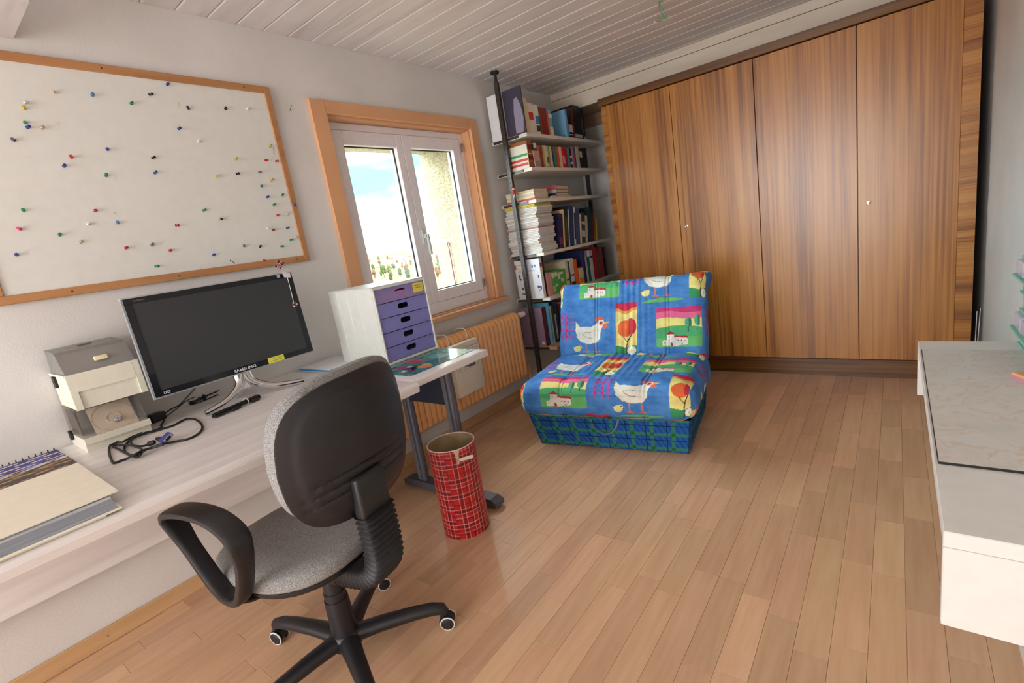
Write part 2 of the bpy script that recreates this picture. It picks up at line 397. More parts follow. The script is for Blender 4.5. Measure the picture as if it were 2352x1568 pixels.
# crank rod of the outside blind against the roughcast reveal
b = MB(); b.tube([(-.387, 2.825, .863), (-.385, 2.825, 1.272)], .0045, 8)
cr_ = b.build('awning_crank', plain(120, 44, 56, .5)); tag(cr_, 'dark red crank rod with a ring on top outside the window', 'crank rod')
ring = MB(); ring.tube([(-.385 + .013 * math.cos(a * PI / 8), 2.825, 1.284 + .013 * math.sin(a * PI / 8)) for a in range(16)], .0045, 8, close=True); ring.build('ring', plain(120, 44, 56, .5), cr_, smooth=True)
# ---------------------------------------------------------------- landscape outside (real distances and sizes)
GZ = -22.0
rl = random.Random(3)
def hill(name, x0, x1, y0, y1, h, nxs, nys, m_, f):
    b = MB(); V = []
    for i in range(nxs + 1):
        row = []
        for j in range(nys + 1):
            x = x0 + (x1 - x0) * i / nxs; y = y0 + (y1 - y0) * j / nys
            row.append(b.bm.verts.new((x, y, f(x, y))))
        V.append(row)
    for i in range(nxs):
        for j in range(nys): b.bm.faces.new((V[i][j], V[i + 1][j], V[i + 1][j + 1], V[i][j + 1]))
    bmesh.ops.recalc_face_normals(b.bm, faces=b.bm.faces)
    o = b.build(name, m_, None, smooth=True); return o
def gz(x, y):
    d = math.hypot(x, y)
    return GZ + max(0, d - 150) * .030 + 1.5 * math.sin(x * .021) * math.cos(y * .017) + .7 * math.sin(x * .06 + y * .05)
M_GROUND = noise_mat('autumn_woodland', [(.3, lin(88, 62, 48)), (.48, lin(104, 78, 60)), (.62, lin(108, 86, 64)), (.8, lin(80, 76, 52))], nscale=.05, detail=8, rough=1, spec=0.0)
M_FAR = noise_mat('far_hills', [(.3, lin(96, 100, 114)), (.7, lin(104, 108, 122))], nscale=.004, rough=1, spec=.0)
g = hill('valley_ground', -900, -6, -300, 1100, 0, 60, 70, M_GROUND, gz); tag(g, 'reddish brown valley floor seen through the window', 'ground', kind='structure')
g = hill('far_ridge', -1900, -905, -200, 2400, 0, 10, 60, M_FAR, lambda x, y: 4 + 22 * math.exp(-((x + 1500) / 420) ** 2) * (1 + .25 * math.sin(y * .004) + .12 * math.sin(y * .013 + 1)) + 8 * (y - 900) / 1500)
tag(g, 'pale blue ridge on the horizon', 'hill', kind='structure')
M_LEAF = [plain(*c_, .95, 0.0, 0.0) for c_ in ((60, 66, 40), (82, 78, 48), (64, 70, 54), (88, 64, 50), (96, 70, 56))]
M_TRUNK = plain(80, 64, 52, .9, 0.0, 0.0)
def tree_mesh(seed, m_):
    r = random.Random(seed); b = MB()
    for k in range(16):
        a = r.random() * 2 * PI; rad = .55 * r.random(); z = .35 + r.random() * .62; s_ = .16 + .12 * r.random()
        M = Matrix.Translation((rad * math.cos(a) * (1.25 - z), rad * math.sin(a) * (1.25 - z), z)) @ Matrix.Scale(s_, 4)
        bmesh.ops.create_icosphere(b.bm, subdivisions=1, radius=1.0, matrix=M)
    for v in b.bm.verts: v.co += Vector((r.uniform(-.03, .03), r.uniform(-.03, .03), r.uniform(-.03, .03)))
    me = bpy.data.meshes.new('tree_crown'); b.bm.to_mesh(me); b.bm.free(); me.materials.append(m_); return me
crowns = [tree_mesh(k, M_LEAF[k % 5]) for k in range(10)]
tk = MB(); tk.tube([(0, 0, 0), (.01, 0, .3), (0, .01, .6)], [.035, .028, .015], 6); tko = tk.build('trunk', M_TRUNK); tkm = tko.data; bpy.data.objects.remove(tko)
def ground_hit(px, py):
    r = RC.T @ np.array([(px - 1176.) / FPX, (py - 784.) / FPX, 1.]); d = 40.
    while d < 1500:
        P = CAM + r / math.hypot(r[0], r[1]) * d
        if P[2] < gz(P[0], P[1]): return P
        d += 3
    return None
kinds = ['leafy dark green tree', 'olive green tree', 'grey green conifer-like tree', 'bare brown tree', 'reddish bare tree']
tc_ = 0
for (px, py, h, kd) in [(870, 600, 9, 2), (858, 622, 8, 0), (884, 640, 12, 0), (896, 632, 10, 1), (905, 622, 9, 2), (921, 636, 8, 2), (874, 612, 9, 3), (912, 606, 8, 4), (936, 628, 9, 3), (850, 604, 8, 4), (862, 640, 9, 3), (945, 612, 8, 1), (950, 606, 7, 3), (1004, 596, 8, 4), (1010, 614, 9, 2), (1016, 636, 11, 1), (1006, 640, 9, 3), (890, 596, 8, 3), (926, 618, 8, 4), (900, 646, 9, 0), (846, 630, 9, 1), (940, 644, 10, 2)]:
    P = ground_hit(px, py)
    if P is None: continue
    h *= .8; root = empty('tree', P, rl.random() * 6, kinds[kd] + ' in the valley outside the window', 'tree', 'valley trees')
    k_ = crowns[kd + 5 * (tc_ % 2)]; tc_ += 1
    c_ = link('crown', k_, root); c_.scale = (h * .55, h * .55, h); t_ = link('trunk', tkm, root); t_.scale = (h, h, h)
M_HW = plain(206, 200, 190, .9, 0.0, 0.0); M_HR = plain(124, 80, 66, .9, 0.0, 0.0); M_HWIN = plain(70, 72, 80, .9, 0.0, 0.0)
for k, (px, py, w_, l_, h_) in enumerate([(882, 607, 8, 11, 6), (908, 605, 10, 13, 8), (918, 598, 9, 18, 5), (930, 603, 8, 10, 5), (938, 597, 8, 12, 5), (864, 610, 6, 9, 4), (924, 609, 7, 9, 4), (1001, 590, 8, 10, 6)]):
    P = ground_hit(px, py)
    if P is None: continue
    root = empty('house', P, .3 * k, ['gabled white house with a tall front in the valley', 'largest white gabled house among the valley houses', 'long low white house behind the largest gabled house', 'small white house beside the long low house', 'white house at the end of the valley row', 'small white hut among the brown trees', 'little white annex below the valley houses', 'white house seen in the gap beside the roughcast wall'][k], 'house', 'valley houses')
    MB().box((-w_ / 2, -l_ / 2, -2), (w_ / 2, l_ / 2, h_ * .65)).build('walls', M_HW, root)
    MB().prism([(-w_ / 2 - .5, h_ * .65), (w_ / 2 + .5, h_ * .65), (0, h_ * 1.05)], -l_ / 2 - .5, l_ / 2 + .5, 1).build('roof', M_HR, root)
    for q in (-1, 0, 1): MB().box((w_ / 2 - .02, q * l_ / 3.4 - .6, h_ * .2), (w_ / 2 + .05, q * l_ / 3.4 + .6, h_ * .45)).build('window', M_HWIN, root)
# ================================================================ wardrobe
YW = 3.80
wd = empty('wardrobe', (1.65, 4.1, 0), 0, 'built-in walnut wardrobe with four tall flush doors', 'wardrobe')
def wl(p): return (p[0] - 1.65, p[1] - 4.1, p[2])
def wpart(name, a, b, m_, bev=.0015, parent=None):
    a = wl(a); b = wl(b); c = tuple((u + v) / 2 for u, v in zip(a, b))
    o = MB().box([u - v for u, v in zip(a, c)], [u - v for u, v in zip(b, c)], bev, 1).build(name, m_, parent or wd, c)
    return o
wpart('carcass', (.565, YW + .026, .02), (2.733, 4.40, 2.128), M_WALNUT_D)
wpart('cross_grain_strip', (.560, YW, .125), (.603, YW + .024, 2.132), M_WALNUT_H)
wpart('cross_grain_strip', (2.660, YW, .125), (2.735, YW + .024, 2.132), M_WALNUT_H)
xs = [.6035, 1.101, 1.648, 2.198, 2.6595]
doors = []
for a, b in zip(xs[:-1], xs[1:]):
    doors.append(wpart('door', (a + (.0002 if a < .7 else .002), YW, .125), (b - (.0002 if b > 2.6 else .002), YW + .022, 2.132), M_WALNUT))
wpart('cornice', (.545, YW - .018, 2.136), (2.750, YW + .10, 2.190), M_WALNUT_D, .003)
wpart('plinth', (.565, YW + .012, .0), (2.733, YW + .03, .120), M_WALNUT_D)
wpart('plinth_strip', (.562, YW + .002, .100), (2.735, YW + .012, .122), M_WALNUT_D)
for d, x, z in ((doors[1], 1.150, 1.137), (doors[3], 2.252, 1.127)):
    b = MB(); R90 = Matrix.Rotation(PI / 2, 4, 'X')
    loc = Vector(wl((x, YW, z))) - d.location
    b.lathe([(.0005, 0), (.011, 0), (.010, .003), (.004, .004), (.0005, .004)], 16, Matrix.Translation(loc) @ R90)
    b.tube([loc + Vector((0, -.003, 0)), loc + Vector((0, -.022, 0))], .0022, 8)
    b.tube([loc + Vector((.009 * math.cos(k * PI / 6), -.030 + .009 * math.sin(k * PI / 6), 0)) for k in range(12)], .0022, 6, close=True)
    b.build('key', M_CHROME, d, smooth=True)
for k, (dx, dz) in enumerate(((.008, .43), (.022, .45))):
    b = MB(); b.tube([(2.747 + dx * .4, 3.79 - .01 * k, .0), (2.748 + dx, 3.80, dz)], .003, 6)
    tag(b.build('metal_rod', M_STEEL), 'thin metal rod leaning in the dark gap beside the wardrobe', 'rod', 'rods in the wardrobe gap')
# ================================================================ pinboard and pins
pb = empty('pinboard', (.012, .82, 1.31), 0, 'large white pinboard in a plain wooden strip frame', 'pinboard')
M_BOARD = noise_mat('painted_softboard', [(.22, lin(196, 190, 160)), (.29, lin(222, 221, 213)), (.7, lin(226, 225, 218))], nscale=26, detail=3, rough=.9, bump=.05, bscale=300, spec=.1)
M_STRIP = noise_mat('beech_strip', [(.3, lin(172, 118, 72)), (.7, lin(192, 138, 90))], scale=(10, 1.5, 10), nscale=2, rough=.5)
Y0, Y1, Z0, Z1 = .246, 1.402, 1.311, 2.137
def pbx(a, b): return tuple(u - v for u, v in zip(a, (.012, .82, 1.31))), tuple(u - v for u, v in zip(b, (.012, .82, 1.31)))
A, B = pbx((.001, Y0 + .01, Z0 + .01), (.014, Y1 - .01, Z1 - .01)); MB().box(A, B).build('board', M_BOARD, pb)
for a, b in (((.0012, Y0, Z0), (.021, Y1 - .030, Z0 + .030)), ((.0012, Y0, Z1 - .030), (.021, Y1 - .030, Z1)), ((.0012, Y1 - .0297, Z0), (.021, Y1, Z1)), ((.0012, Y0, Z0 + .0302), (.021, Y0 + .03, Z1 - .0302))):
    A, B = pbx(a, b); o = MB().box(A, B, .002, 1).build('frame_strip', M_STRIP, pb)
for (y, z) in ((.80, Z0 + .015), (.45, Z0 + .015), (1.33, Z0 + .015), (.75, Z1 - .015), (1.28, Z1 - .015), (.35, Z1 - .015)):
    A, B = pbx((.0205, y - .003, z - .003), (.0215, y + .003, z + .003)); MB().box(A, B, .001, 1).build('screw', plain(60, 50, 40, .5), pb)
b = MB(); b.lathe([(.0003, 0), (.0048, 0), (.0055, .0015), (.0030, .0035), (.0024, .0085), (.0050, .0120), (.0052, .0150), (.0003, .0160)], 14)
pino = b.build('t', None, smooth=True); pinm = pino.data; bpy.data.objects.remove(pino)
PC = {'red': (190, 36, 44), 'darkred': (140, 30, 40), 'blue': (44, 64, 140), 'lightblue': (70, 120, 170), 'green': (30, 130, 84), 'black': (28, 28, 32), 'yellow': (196, 178, 60), 'clear': (214, 212, 208), 'beige': (206, 178, 146), 'purple': (92, 70, 110), 'pink': (208, 60, 110), 'grey': (110, 108, 110)}
PN = {'darkred': 'dark red', 'lightblue': 'light blue', 'clear': 'clear plastic'}
pinmesh = {}
for k, v in PC.items():
    me = pinm.copy(); me.materials.clear(); me.materials.append(plain(*v, .25)); pinmesh[k] = me
b = MB(); b.tube([(0, 0, -.004), (0, 0, .001)], .0006, 6); ndl = b.build('t', M_STEEL).data; bpy.data.objects.remove(bpy.data.objects['t'])
PINS = [(318, 280, 'beige'), (538, 298, 'lightblue'), (145, 340, 'clear'), (140, 374, 'yellow'), (150, 455, 'green'), (160, 484, 'blue'), (240, 487, 'beige'), (83, 558, 'purple'), (764, 345, 'green'), (870, 293, 'black'), (974, 236, 'blue'), (1099, 376, 'black'), (1313, 377, 'black'), (1441, 377, 'clear'), (1040, 493, 'blue'), (1158, 568, 'clear'), (627, 612, 'blue'), (417, 658, 'red'), (373, 710, 'blue'), (888, 663, 'black'), (900, 750, 'blue'), (617, 766, 'green'), (1372, 670, 'yellow'), (1260, 767, 'yellow'), (1378, 754, 'black'), (1543, 675, 'red'), (1606, 681, 'red'), (1570, 595, 'yellow'), (1508, 744, 'grey'), (1577, 794, 'yellow'), (1521, 826, 'green'), (1554, 890, 'blue'), (1643, 880, 'green'), (1592, 936, 'green'), (1714, 937, 'blue'), (1615, 995, 'red'), (1671, 991, 'clear'), (138, 966, 'green'), (553, 968, 'red'), (516, 1048, 'clear'), (685, 1040, 'lightblue'), (121, 1077, 'pink'), (348, 1109, 'green'), (467, 1153, 'beige'), (97, 1225, 'blue'), (733, 1186, 'red'), (885, 1170, 'grey'), (990, 1200, 'red'), (1024, 1054, 'red'), (1184, 968, 'green'), (1288, 1015, 'black'), (906, 1291, 'green'), (1243, 1226, 'blue'), (1422, 1175, 'grey'), (1513, 1180, 'black'), (1637, 1176, 'green'), (1535, 1259, 'red'), (1589, 1082, 'darkred'), (1555, 1071, 'clear'), (1670, 1071, 'blue'), (1690, 1140, 'green'), (1718, 1124, 'clear')]
for (px, py, c) in PINS:
    x_ = .0212 if (px, py) == (1714, 937) else .0145
    P = hit(px / 2.528, 100 + py / 2.528, 0, x_ + .008); P[0] = x_
    o = link('push_pin', pinmesh[c]); o.location = P
    o.rotation_euler = (rnd.uniform(-.25, .25), PI / 2 + rnd.uniform(-.35, .2), rnd.uniform(-.35, .35))
    tag(o, '%s push pin stuck in the white pinboard' % PN.get(c, c), 'push pin', '%s push pins' % PN.get(c, c)); link('needle', ndl, o)
for n, (p, lab) in enumerate((((666, 249), 'small black nail in the wall between pinboard and window'), ((627, 347), 'bent black nail at the right rim of the pinboard'), ((533, 602), 'black nail lying flat near the lower pinboard strip'))):
    P = hit(*p, 0, .003 if n == 0 else .018)
    b = MB(); b.tube([(0, -.004, -.012), (0.004, .002, .0), (.010, .004, .012)], .0013, 6); b.lathe([(.0003, -.001), (.003, -.001), (.003, .001), (.0003, .001)], 8, Matrix.Translation((.010, .004, .012)))
    o = b.build('nail', M_BLACKM, None, P); tag(o, lab, 'nail')
    if n: o.rotation_euler = (.3 if n == 1 else 1.2, 0, 0); o.location.x += .002
# ================================================================ radiator, valve, humidifier
M_RAD = plain(240, 178, 118, .4)
rad = empty('radiator', (.09, 2.30, .21), 0, 'apricot painted column radiator below the window', 'radiator')
def section_mesh():
    b = MB(); x0, x1, z0, z1, r = -.056, .056, 0, .50, .05
    pts = []
    for cx, cz, a0 in ((x1 - r, z1 - r, 0), (x0 + r, z1 - r, 90), (x0 + .02, z0 + .02, 180), (x1 - .02, z0 + .02, 270)):
        rr = r if cz > .2 else .02
        for k in range(5): a = math.radians(a0 + 22.5 * k); pts.append((cx + rr * math.cos(a), cz + rr * math.sin(a)))
    def ring(y, s): return [(p[0] * s, y, .25 + (p[1] - .25) * (1 - (1 - s) * .25)) for p in pts]
    b.rings([ring(-.0215, .80), ring(-.018, .93), ring(-.010, 1.0), ring(.010, 1.0), ring(.018, .93), ring(.0215, .80)])
    return b
sm = None; y = 1.68; n_s = 0
while y < 2.915:
    if sm is None: o = section_mesh().build('section', M_RAD, rad, (0, y - 2.30, 0), smooth=True); sm = o.data
    else: link('section', sm, rad, (0, y - 2.30, 0))
    y += .0445; n_s += 1
MB().box((-.030, 1.66 - 2.30, .03), (.030, 2.92 - 2.30, .47)).build('core', M_RAD, rad)
b = MB(); b.tube([(.0, .62, .055), (.0, .675, .055), (.0, .69, .04), (.0, .69, -.06), (.0, .69, -.21)], .011, 10); b.build('pipe', M_RAD, rad, smooth=True)
b = MB(); b.tube([(.0, .60, .455), (.0, .665, .455)], .010, 10); b.build('valve_stub', M_RAD, rad, smooth=True)
b = MB(); b.box((-.05, -.56, -.005), (.05, -.54, .03)).box((-.05, .5, -.005), (.05, .52, .03)); b.build('foot', M_RAD, rad)
b = MB(); b.lathe([(.001, 0), (.021, 0), (.024, .006), (.024, .030), (.020, .034), (.022, .038), (.022, .058), (.015, .064), (.001, .064)], 20, Matrix.Translation((.09, 2.965, .667)) @ Matrix.Rotation(-PI / 2, 4, 'X'))
tag(b.build('thermostat_knob', plain(232, 230, 228, .35), None, smooth=True), 'white thermostat knob at the end of the radiator', 'thermostat')
M_HUM = plain(226, 214, 194, .5)
hm = empty('radiator_humidifier', (.18, 2.21, .32), 0, 'cream plastic humidifier hung on the front of the radiator', 'humidifier')
b = MB(); b.box((-.029, -.130, 0), (.024, .130, .30), .006); b.build('tank', M_HUM, hm, smooth=True)
M_PERF = mat('perforated_cream', lin(226, 214, 194), .5); t, bs, N, L = nodes(M_PERF)
tcn = N('ShaderNodeTexCoord'); sx = N('ShaderNodeSeparateXYZ'); L(tcn.outputs['Object'], sx.inputs[0])
def dots(axis, per):
    a = N('ShaderNodeMath'); a.operation = 'MULTIPLY'; a.inputs[1].default_value = 2 * PI / per; L(sx.outputs[axis], a.inputs[0]); s_ = N('ShaderNodeMath'); s_.operation = 'SINE'; L(a.outputs[0], s_.inputs[0]); return s_.outputs[0]
mu = N('ShaderNodeMath'); mu.operation = 'ADD'; L(dots('Y', .0105), mu.inputs[0]); L(dots('Z', .0125), mu.inputs[1])
gt = N('ShaderNodeMath'); gt.operation = 'GREATER_THAN'; gt.inputs[1].default_value = 1.25; L(mu.outputs[0], gt.inputs[0])
mx = N('ShaderNodeMix'); mx.data_type = 'RGBA'; mx.inputs['A'].default_value = lin(226, 214, 194); mx.inputs['B'].default_value = lin(70, 60, 50); L(gt.outputs[0], mx.inputs['Factor']); L(mx.outputs['Result'], bs.inputs['Base Color'])
MB().box((.0242, -.118, .155), (.0252, .108, .292)).build('grille', M_PERF, hm)
b = MB(); b.box((-.029, -.128, .301), (.018, .128, .338), .006); b.build('lid', M_HUM, hm, smooth=True)
for y in (-.09, .09):
    b = MB(); b.tube(smooth_path([(-.030, y, .28), (-.031, y, .36), (-.045, y, .402), (-.09, y, .409), (-.13, y, .402), (-.150, y, .38)], 4), .0035, 6); b.build('hook', plain(226, 222, 216, .4), hm, smooth=True)
# ================================================================ desks
DZ = .785
M_DESK = noise_mat('whitewashed_wood_desk', [(.3, lin(216, 210, 206)), (.5, lin(227, 223, 220)), (.7, lin(235, 232, 230))], scale=(22, 1.1, 22), nscale=1.3, detail=6, rough=.35)
M_DESK2 = plain(226, 222, 222, .22); M_MOD = M_DESK
dk = empty('desk', (.47, .3, 0), 0, 'long whitewashed wooden desk with rounded front edge carrying the monitor', 'desk')
r = .017; prof = [(.003, DZ), (.945 - r, DZ)] + [(.945 - r + r * math.sin(k * PI / 8), DZ - r + r * math.cos(k * PI / 8)) for k in range(1, 8)] + [(.945, DZ - r), (.945 - .004, DZ - .038), (.003, DZ - .038)]
b = MB(); b.prism([(p[0] - .47, p[1]) for p in prof], -.60 - .3, 1.172 - .3, 1); b.build('desk_top', M_DESK, dk)
MB().box((.055 - .47, -.55 - .3, .31), (.075 - .47, 1.14 - .3, DZ - .0385)).build('modesty_panel', M_MOD, dk)
for x in (.10, .84): MB().box((x - .02 - .47, -.57 - .3, 0), (x + .02 - .47, -.53 - .3, DZ - .0385), .002, 1).build('leg', M_MOD, dk)
MB().box((.055 - .47, 1.1405 - .3, 0), (.36 - .47, 1.165 - .3, DZ - .0385)).build('side_panel', M_MOD, dk)
d2 = empty('side_desk', (.46, 1.4, 0), 0, 'smooth white desk section on grey steel legs carrying the drawer box', 'desk')
MB().box((.022 - .46, 1.1745 - 1.4, DZ - .032), (.905 - .46, 1.640 - 1.4, DZ), .006, 3).build('desk_top', M_DESK2, d2, smooth=True)
M_LEG = plain(92, 92, 100, .4, .3); M_BEAM = plain(44, 50, 66, .35)
FYc = 1.572 - 1.4
b = MB(); b.prism([(.20 - .46, .014), (.20 - .46, .040), (.225 - .46, .052), (.84 - .46, .052), (.873 - .46, .036), (.873 - .46, .014)], FYc - .032, FYc + .032, 1); b.build('foot', M_LEG, d2)
for x in (.23, .845): MB().lathe([(.0005, 0), (.017, 0), (.017, .014), (.0005, .014)], 14, Matrix.Translation((x - .46, FYc, 0))).build('foot_pad', M_BLACKM, d2)
for x in (.335, .665):
    b = MB(); b.tube([(x + .014 - .46, FYc, .050), (x + .014 - .46, FYc, DZ - .034)], .021, 14); p_ = b.build('leg', M_LEG, d2, smooth=True)
    MB().box((x - .030 - .46, FYc - .014, .050), (x - .006 - .46, FYc + .014, DZ - .034), .002, 1).build('cable_channel', plain(120, 122, 128, .4, .3), p_)
MB().box((.36 - .46, FYc - .010, .515), (.645 - .46, FYc + .010, .672), .002, 1).build('cross_panel', M_BEAM, d2)
MB().box((.05 - .46, FYc - .02, DZ - .060), (.86 - .46, FYc + .02, DZ - .0325), .002, 1).build('bracket', M_LEG, d2)
# ---------------------------------------------------------------- drawer box
du = empty('drawer_box', (.401, 1.481, DZ + .0025), math.radians(-1.2), 'light grey desktop drawer box with five violet translucent drawers', 'drawer box')
w2, d_2, hh = .155, .171, .357
M_DUF = plain(214, 216, 210, .45); M_DUS = M_DUF
b = MB(); b.box((-d_2, -w2, 0), (d_2, -w2 + .006, hh)).box((-d_2, w2 - .006, 0), (d_2, w2, hh)).box((-d_2, -w2 + .006, 0), (d_2, w2 - .006, .010)).box((-d_2, -w2 + .006, hh - .010), (d_2, w2 - .006, hh)).box((-d_2, -w2 + .006, .010), (-d_2 + .006, w2 - .006, hh - .010))
b.build('shell', M_DUS, du)
MB().box((-d_2, -w2 - .001, hh + .0002), (d_2, w2 + .001, hh + .003), .001, 1).build('top_sheet', M_DUF, du)
for x in (-.115, -.035, .045):
    b = MB(); b.prism([(x, -w2 - .0001), (x + .014, -w2 - .0001), (x + .011, -w2 - .004), (x + .003, -w2 - .004)], .004, hh - .004, 2); b.build('side_rib', M_DUF, du)
fr_ = MB(); fr_.box((d_2, -w2, 0), (d_2 + .010, -w2 + .009, hh), .002, 1).box((d_2, w2 - .009, 0), (d_2 + .010, w2, hh), .002, 1).box((d_2, -w2 + .009, 0), (d_2 + .010, w2 - .009, .012), .002, 1).box((d_2, -w2 + .009, hh - .012), (d_2 + .010, w2 - .009, hh), .002, 1)
fr_.build('front_frame', M_DUF, du)
def plate_hole(b, x0, x1, ya, yb, za, zb, cy, cz, hw, hr):
    """plate in the YZ plane between x0 and x1 with a pill-shaped hole"""
    inner = []; outer = []
    for k in range(32):
        a = 2 * PI * k / 32 + .01; c, s_ = math.cos(a), math.sin(a)
        inner.append((cy + (hw if c > 0 else -hw) + hr * c, cz + hr * s_))
        tt = min(((yb - cy) if c > 0 else (cy - ya)) / max(abs(c), 1e-6), ((zb - cz) if s_ > 0 else (cz - za)) / max(abs(s_), 1e-6))
        outer.append((cy + c * tt, cz + s_ * tt))
    cor = [(yb, zb), (ya, zb), (ya, za), (yb, za)]
    for c_ in cor:
        j = min(range(32), key=lambda k: (outer[k][0] - c_[0]) ** 2 + (outer[k][1] - c_[1]) ** 2); outer[j] = c_
    b.rings([[(x1, *p) for p in outer], [(x1, *p) for p in inner], [(x0, *p) for p in inner], [(x0, *p) for p in outer]], close=True)
M_DRW = mat('violet_translucent_plastic', lin(142, 140, 208), .18, trans=0.0, alpha=.82); M_DRW.blend_method = 'BLEND' if hasattr(M_DRW, 'blend_method') else None
M_DRT = mat('clear_violet_plastic', lin(170, 150, 204), .2, alpha=.62)
M_IN = plain(196, 190, 210, .8)
ph = (hh - .024) / 5
for k in range(5):
    za = .012 + k * ph + .002; zb = .012 + (k + 1) * ph - .002; topd = k == 4
    dr = MB(); plate_hole(dr, d_2 - .004, d_2 + .004, -w2 + .010, w2 - .010, za, zb, .0, (za + zb) / 2 + .006, .020, .0125)
    dro = dr.build('drawer', M_DRT if topd else M_DRW, du)
    t_ = MB(); t_.box((-d_2 + .012, -w2 + .012, za), (d_2 - .0045, w2 - .012, za + .003)).box((-d_2 + .012, -w2 + .012, za + .003), (d_2 - .0045, -w2 + .015, zb - .008)).box((-d_2 + .012, w2 - .015, za + .003), (d_2 - .0045, w2 - .012, zb - .008)); t_.build('tray', M_DRW, dro)
    MB().box((d_2 + .0004, -w2 + .010, zb - .0035), (d_2 + .007, w2 - .010, zb + .001)).build('rim', M_DRW, dro)
    MB().box((-d_2 + .02, -w2 + .02, za + .004), (d_2 - .012, w2 - .02, za + (.040 if topd else .016))).build('papers', plain(226, 150, 214, .8) if topd else M_IN, dro)
    if topd:
        st = MB(); st.box((d_2 + .0042, .075, zb - .048), (d_2 + .0048, .138, zb + .006)); sto = st.build('sticky_note', plain(230, 218, 90, .8), dro)
        for q in range(2):
            for w_ in range(5): MB().box((d_2 + .0049, .083 + w_ * .0098, zb - .018 - q * .010), (d_2 + .0051, .090 + w_ * .0098, zb - .015 - q * .010)).build('writing', plain(90, 84, 60, .8), dro)
# ---------------------------------------------------------------- small things around the drawer box
bk = empty('notebook', (.165, 1.305, DZ), math.radians(2), 'thin white-covered notebook with bright blue page edge on the desk', 'notebook')
MB().box((-.13, -.112, .0005), (.13, .112, .003), .001, 1).build('cover', plain(206, 214, 224, .5), bk); MB().box((-.128, -.110, .003), (.128, .108, .012)).build('pages', plain(64, 148, 196, .7), bk)
MB().box((-.13, -.112, .012), (.13, .112, .0145), .001, 1).build('cover', plain(226, 228, 232, .5), bk)
def print_grid(name, x0, x1, y0, y1, z, nx_, ny_, fn, m_, parent=None, h=.001):
    """thin flat sheet with a colour print given by fn(u,v)->sRGB 0..255"""
    me = bpy.data.meshes.new(name)
    gx = np.linspace(x0, x1, nx_ + 1); gy = np.linspace(y0, y1, ny_ + 1)
    XX, YY = np.meshgrid(gx, gy, indexing='ij'); n = (nx_ + 1) * (ny_ + 1)
    V = np.stack([XX.ravel(), YY.ravel(), np.full(n, z + h)], 1)
    rimi = [(i_, 0) for i_ in range(nx_ + 1)] + [(nx_, j) for j in range(1, ny_ + 1)] + [(i_, ny_) for i_ in range(nx_ - 1, -1, -1)] + [(0, j) for j in range(ny_ - 1, 0, -1)]
    idx = lambda i_, j: i_ * (ny_ + 1) + j
    F = [(idx(i_, j), idx(i_ + 1, j), idx(i_ + 1, j + 1), idx(i_, j + 1)) for i_ in range(nx_) for j in range(ny_)]
    rim = [idx(*p) for p in rimi]; low = {p: n + k for k, p in enumerate(rim)}
    V = np.concatenate([V, [(V[p][0], V[p][1], z) for p in rim]])
    for k in range(len(rim)):
        a = rim[k]; c = rim[(k + 1) % len(rim)]; F.append((a, low[a], low[c], c))
    F.append(tuple(low[p] for p in rim)[::-1])
    me.from_pydata(V.tolist(), [], F); me.materials.append(m_)
    u = (V[:, 0] - x0) / (x1 - x0); v = (V[:, 1] - y0) / (y1 - y0)
    set_print(me, fn(u, v)); return link(name, me, parent)
def set_print(me, rgb):
    """rgb Nx3 sRGB 0..255 per vertex -> colour attribute 'print' (linear)"""
    c = np.clip(np.asarray(rgb, float) / 255, 0, 1); c = np.where(c <= .04045, c / 12.92, ((c + .055) / 1.055) ** 2.4)
    a = me.color_attributes.new('print', 'FLOAT_COLOR', 'POINT')
    a.data.foreach_set('color', np.concatenate([c, np.ones((len(c), 1))], 1).astype(np.float32).ravel())
def blobs(u, v, base, items):
    C_ = np.tile(np.array(base, float), (len(u), 1))
    for (cx, cy, rx, ry, col) in items: C_[((u - cx) / rx) ** 2 + ((v - cy) / ry) ** 2 < 1] = col
    return C_
rb = random.Random(11)
def mat_print(u, v):
    it = [(rb.random(), rb.random(), .05 + .14 * rb.random(), .03 + .07 * rb.random(), rb.choice([(40, 120, 104), (70, 160, 130), (30, 90, 110), (96, 170, 110), (50, 140, 150)])) for _ in range(40)]
    it += [(.55, .22, .16, .05, (60, 40, 70)), (.7, .16, .10, .05, (130, 40, 90)), (.35, .22, .14, .06, (190, 50, 90)), (.62, .12, .05, .03, (236, 228, 216)), (.48, .27, .06, .03, (226, 220, 214)), (.78, .32, .16, .07, (230, 160, 50)), (.72, .38, .10, .04, (236, 190, 70)), (.28, .46, .20, .08, (200, 50, 70)), (.36, .52, .10, .03, (226, 90, 100)), (.15, .34, .05, .02, (20, 20, 24)), (.15, .2, .08, .04, (30, 26, 40)), (.5, .7, .2, .1, (120, 190, 200))]
    return blobs(u, v, (52, 132, 120), it)
mt = print_grid('placemat', .585, .838, 1.228, 1.628, DZ + .0002, 70, 110, mat_print, attr_mat('glossy_print', .10, spec=.6), None, .0016)
tag(mt, 'glossy placemat with a colourful green and red print in front of the drawer box', 'placemat')
mg = print_grid('magazine', .23, .57, 1.225, 1.60, DZ + .0002, 40, 40, lambda u, v: blobs(u, v, (70, 150, 110), [(rb.random(), rb.random(), .1, .1, (120, 190, 140)) for _ in range(20)]), attr_mat('magazine_print', .3), None, .0018)
tag(mg, 'green magazine lying under the drawer box', 'magazine')
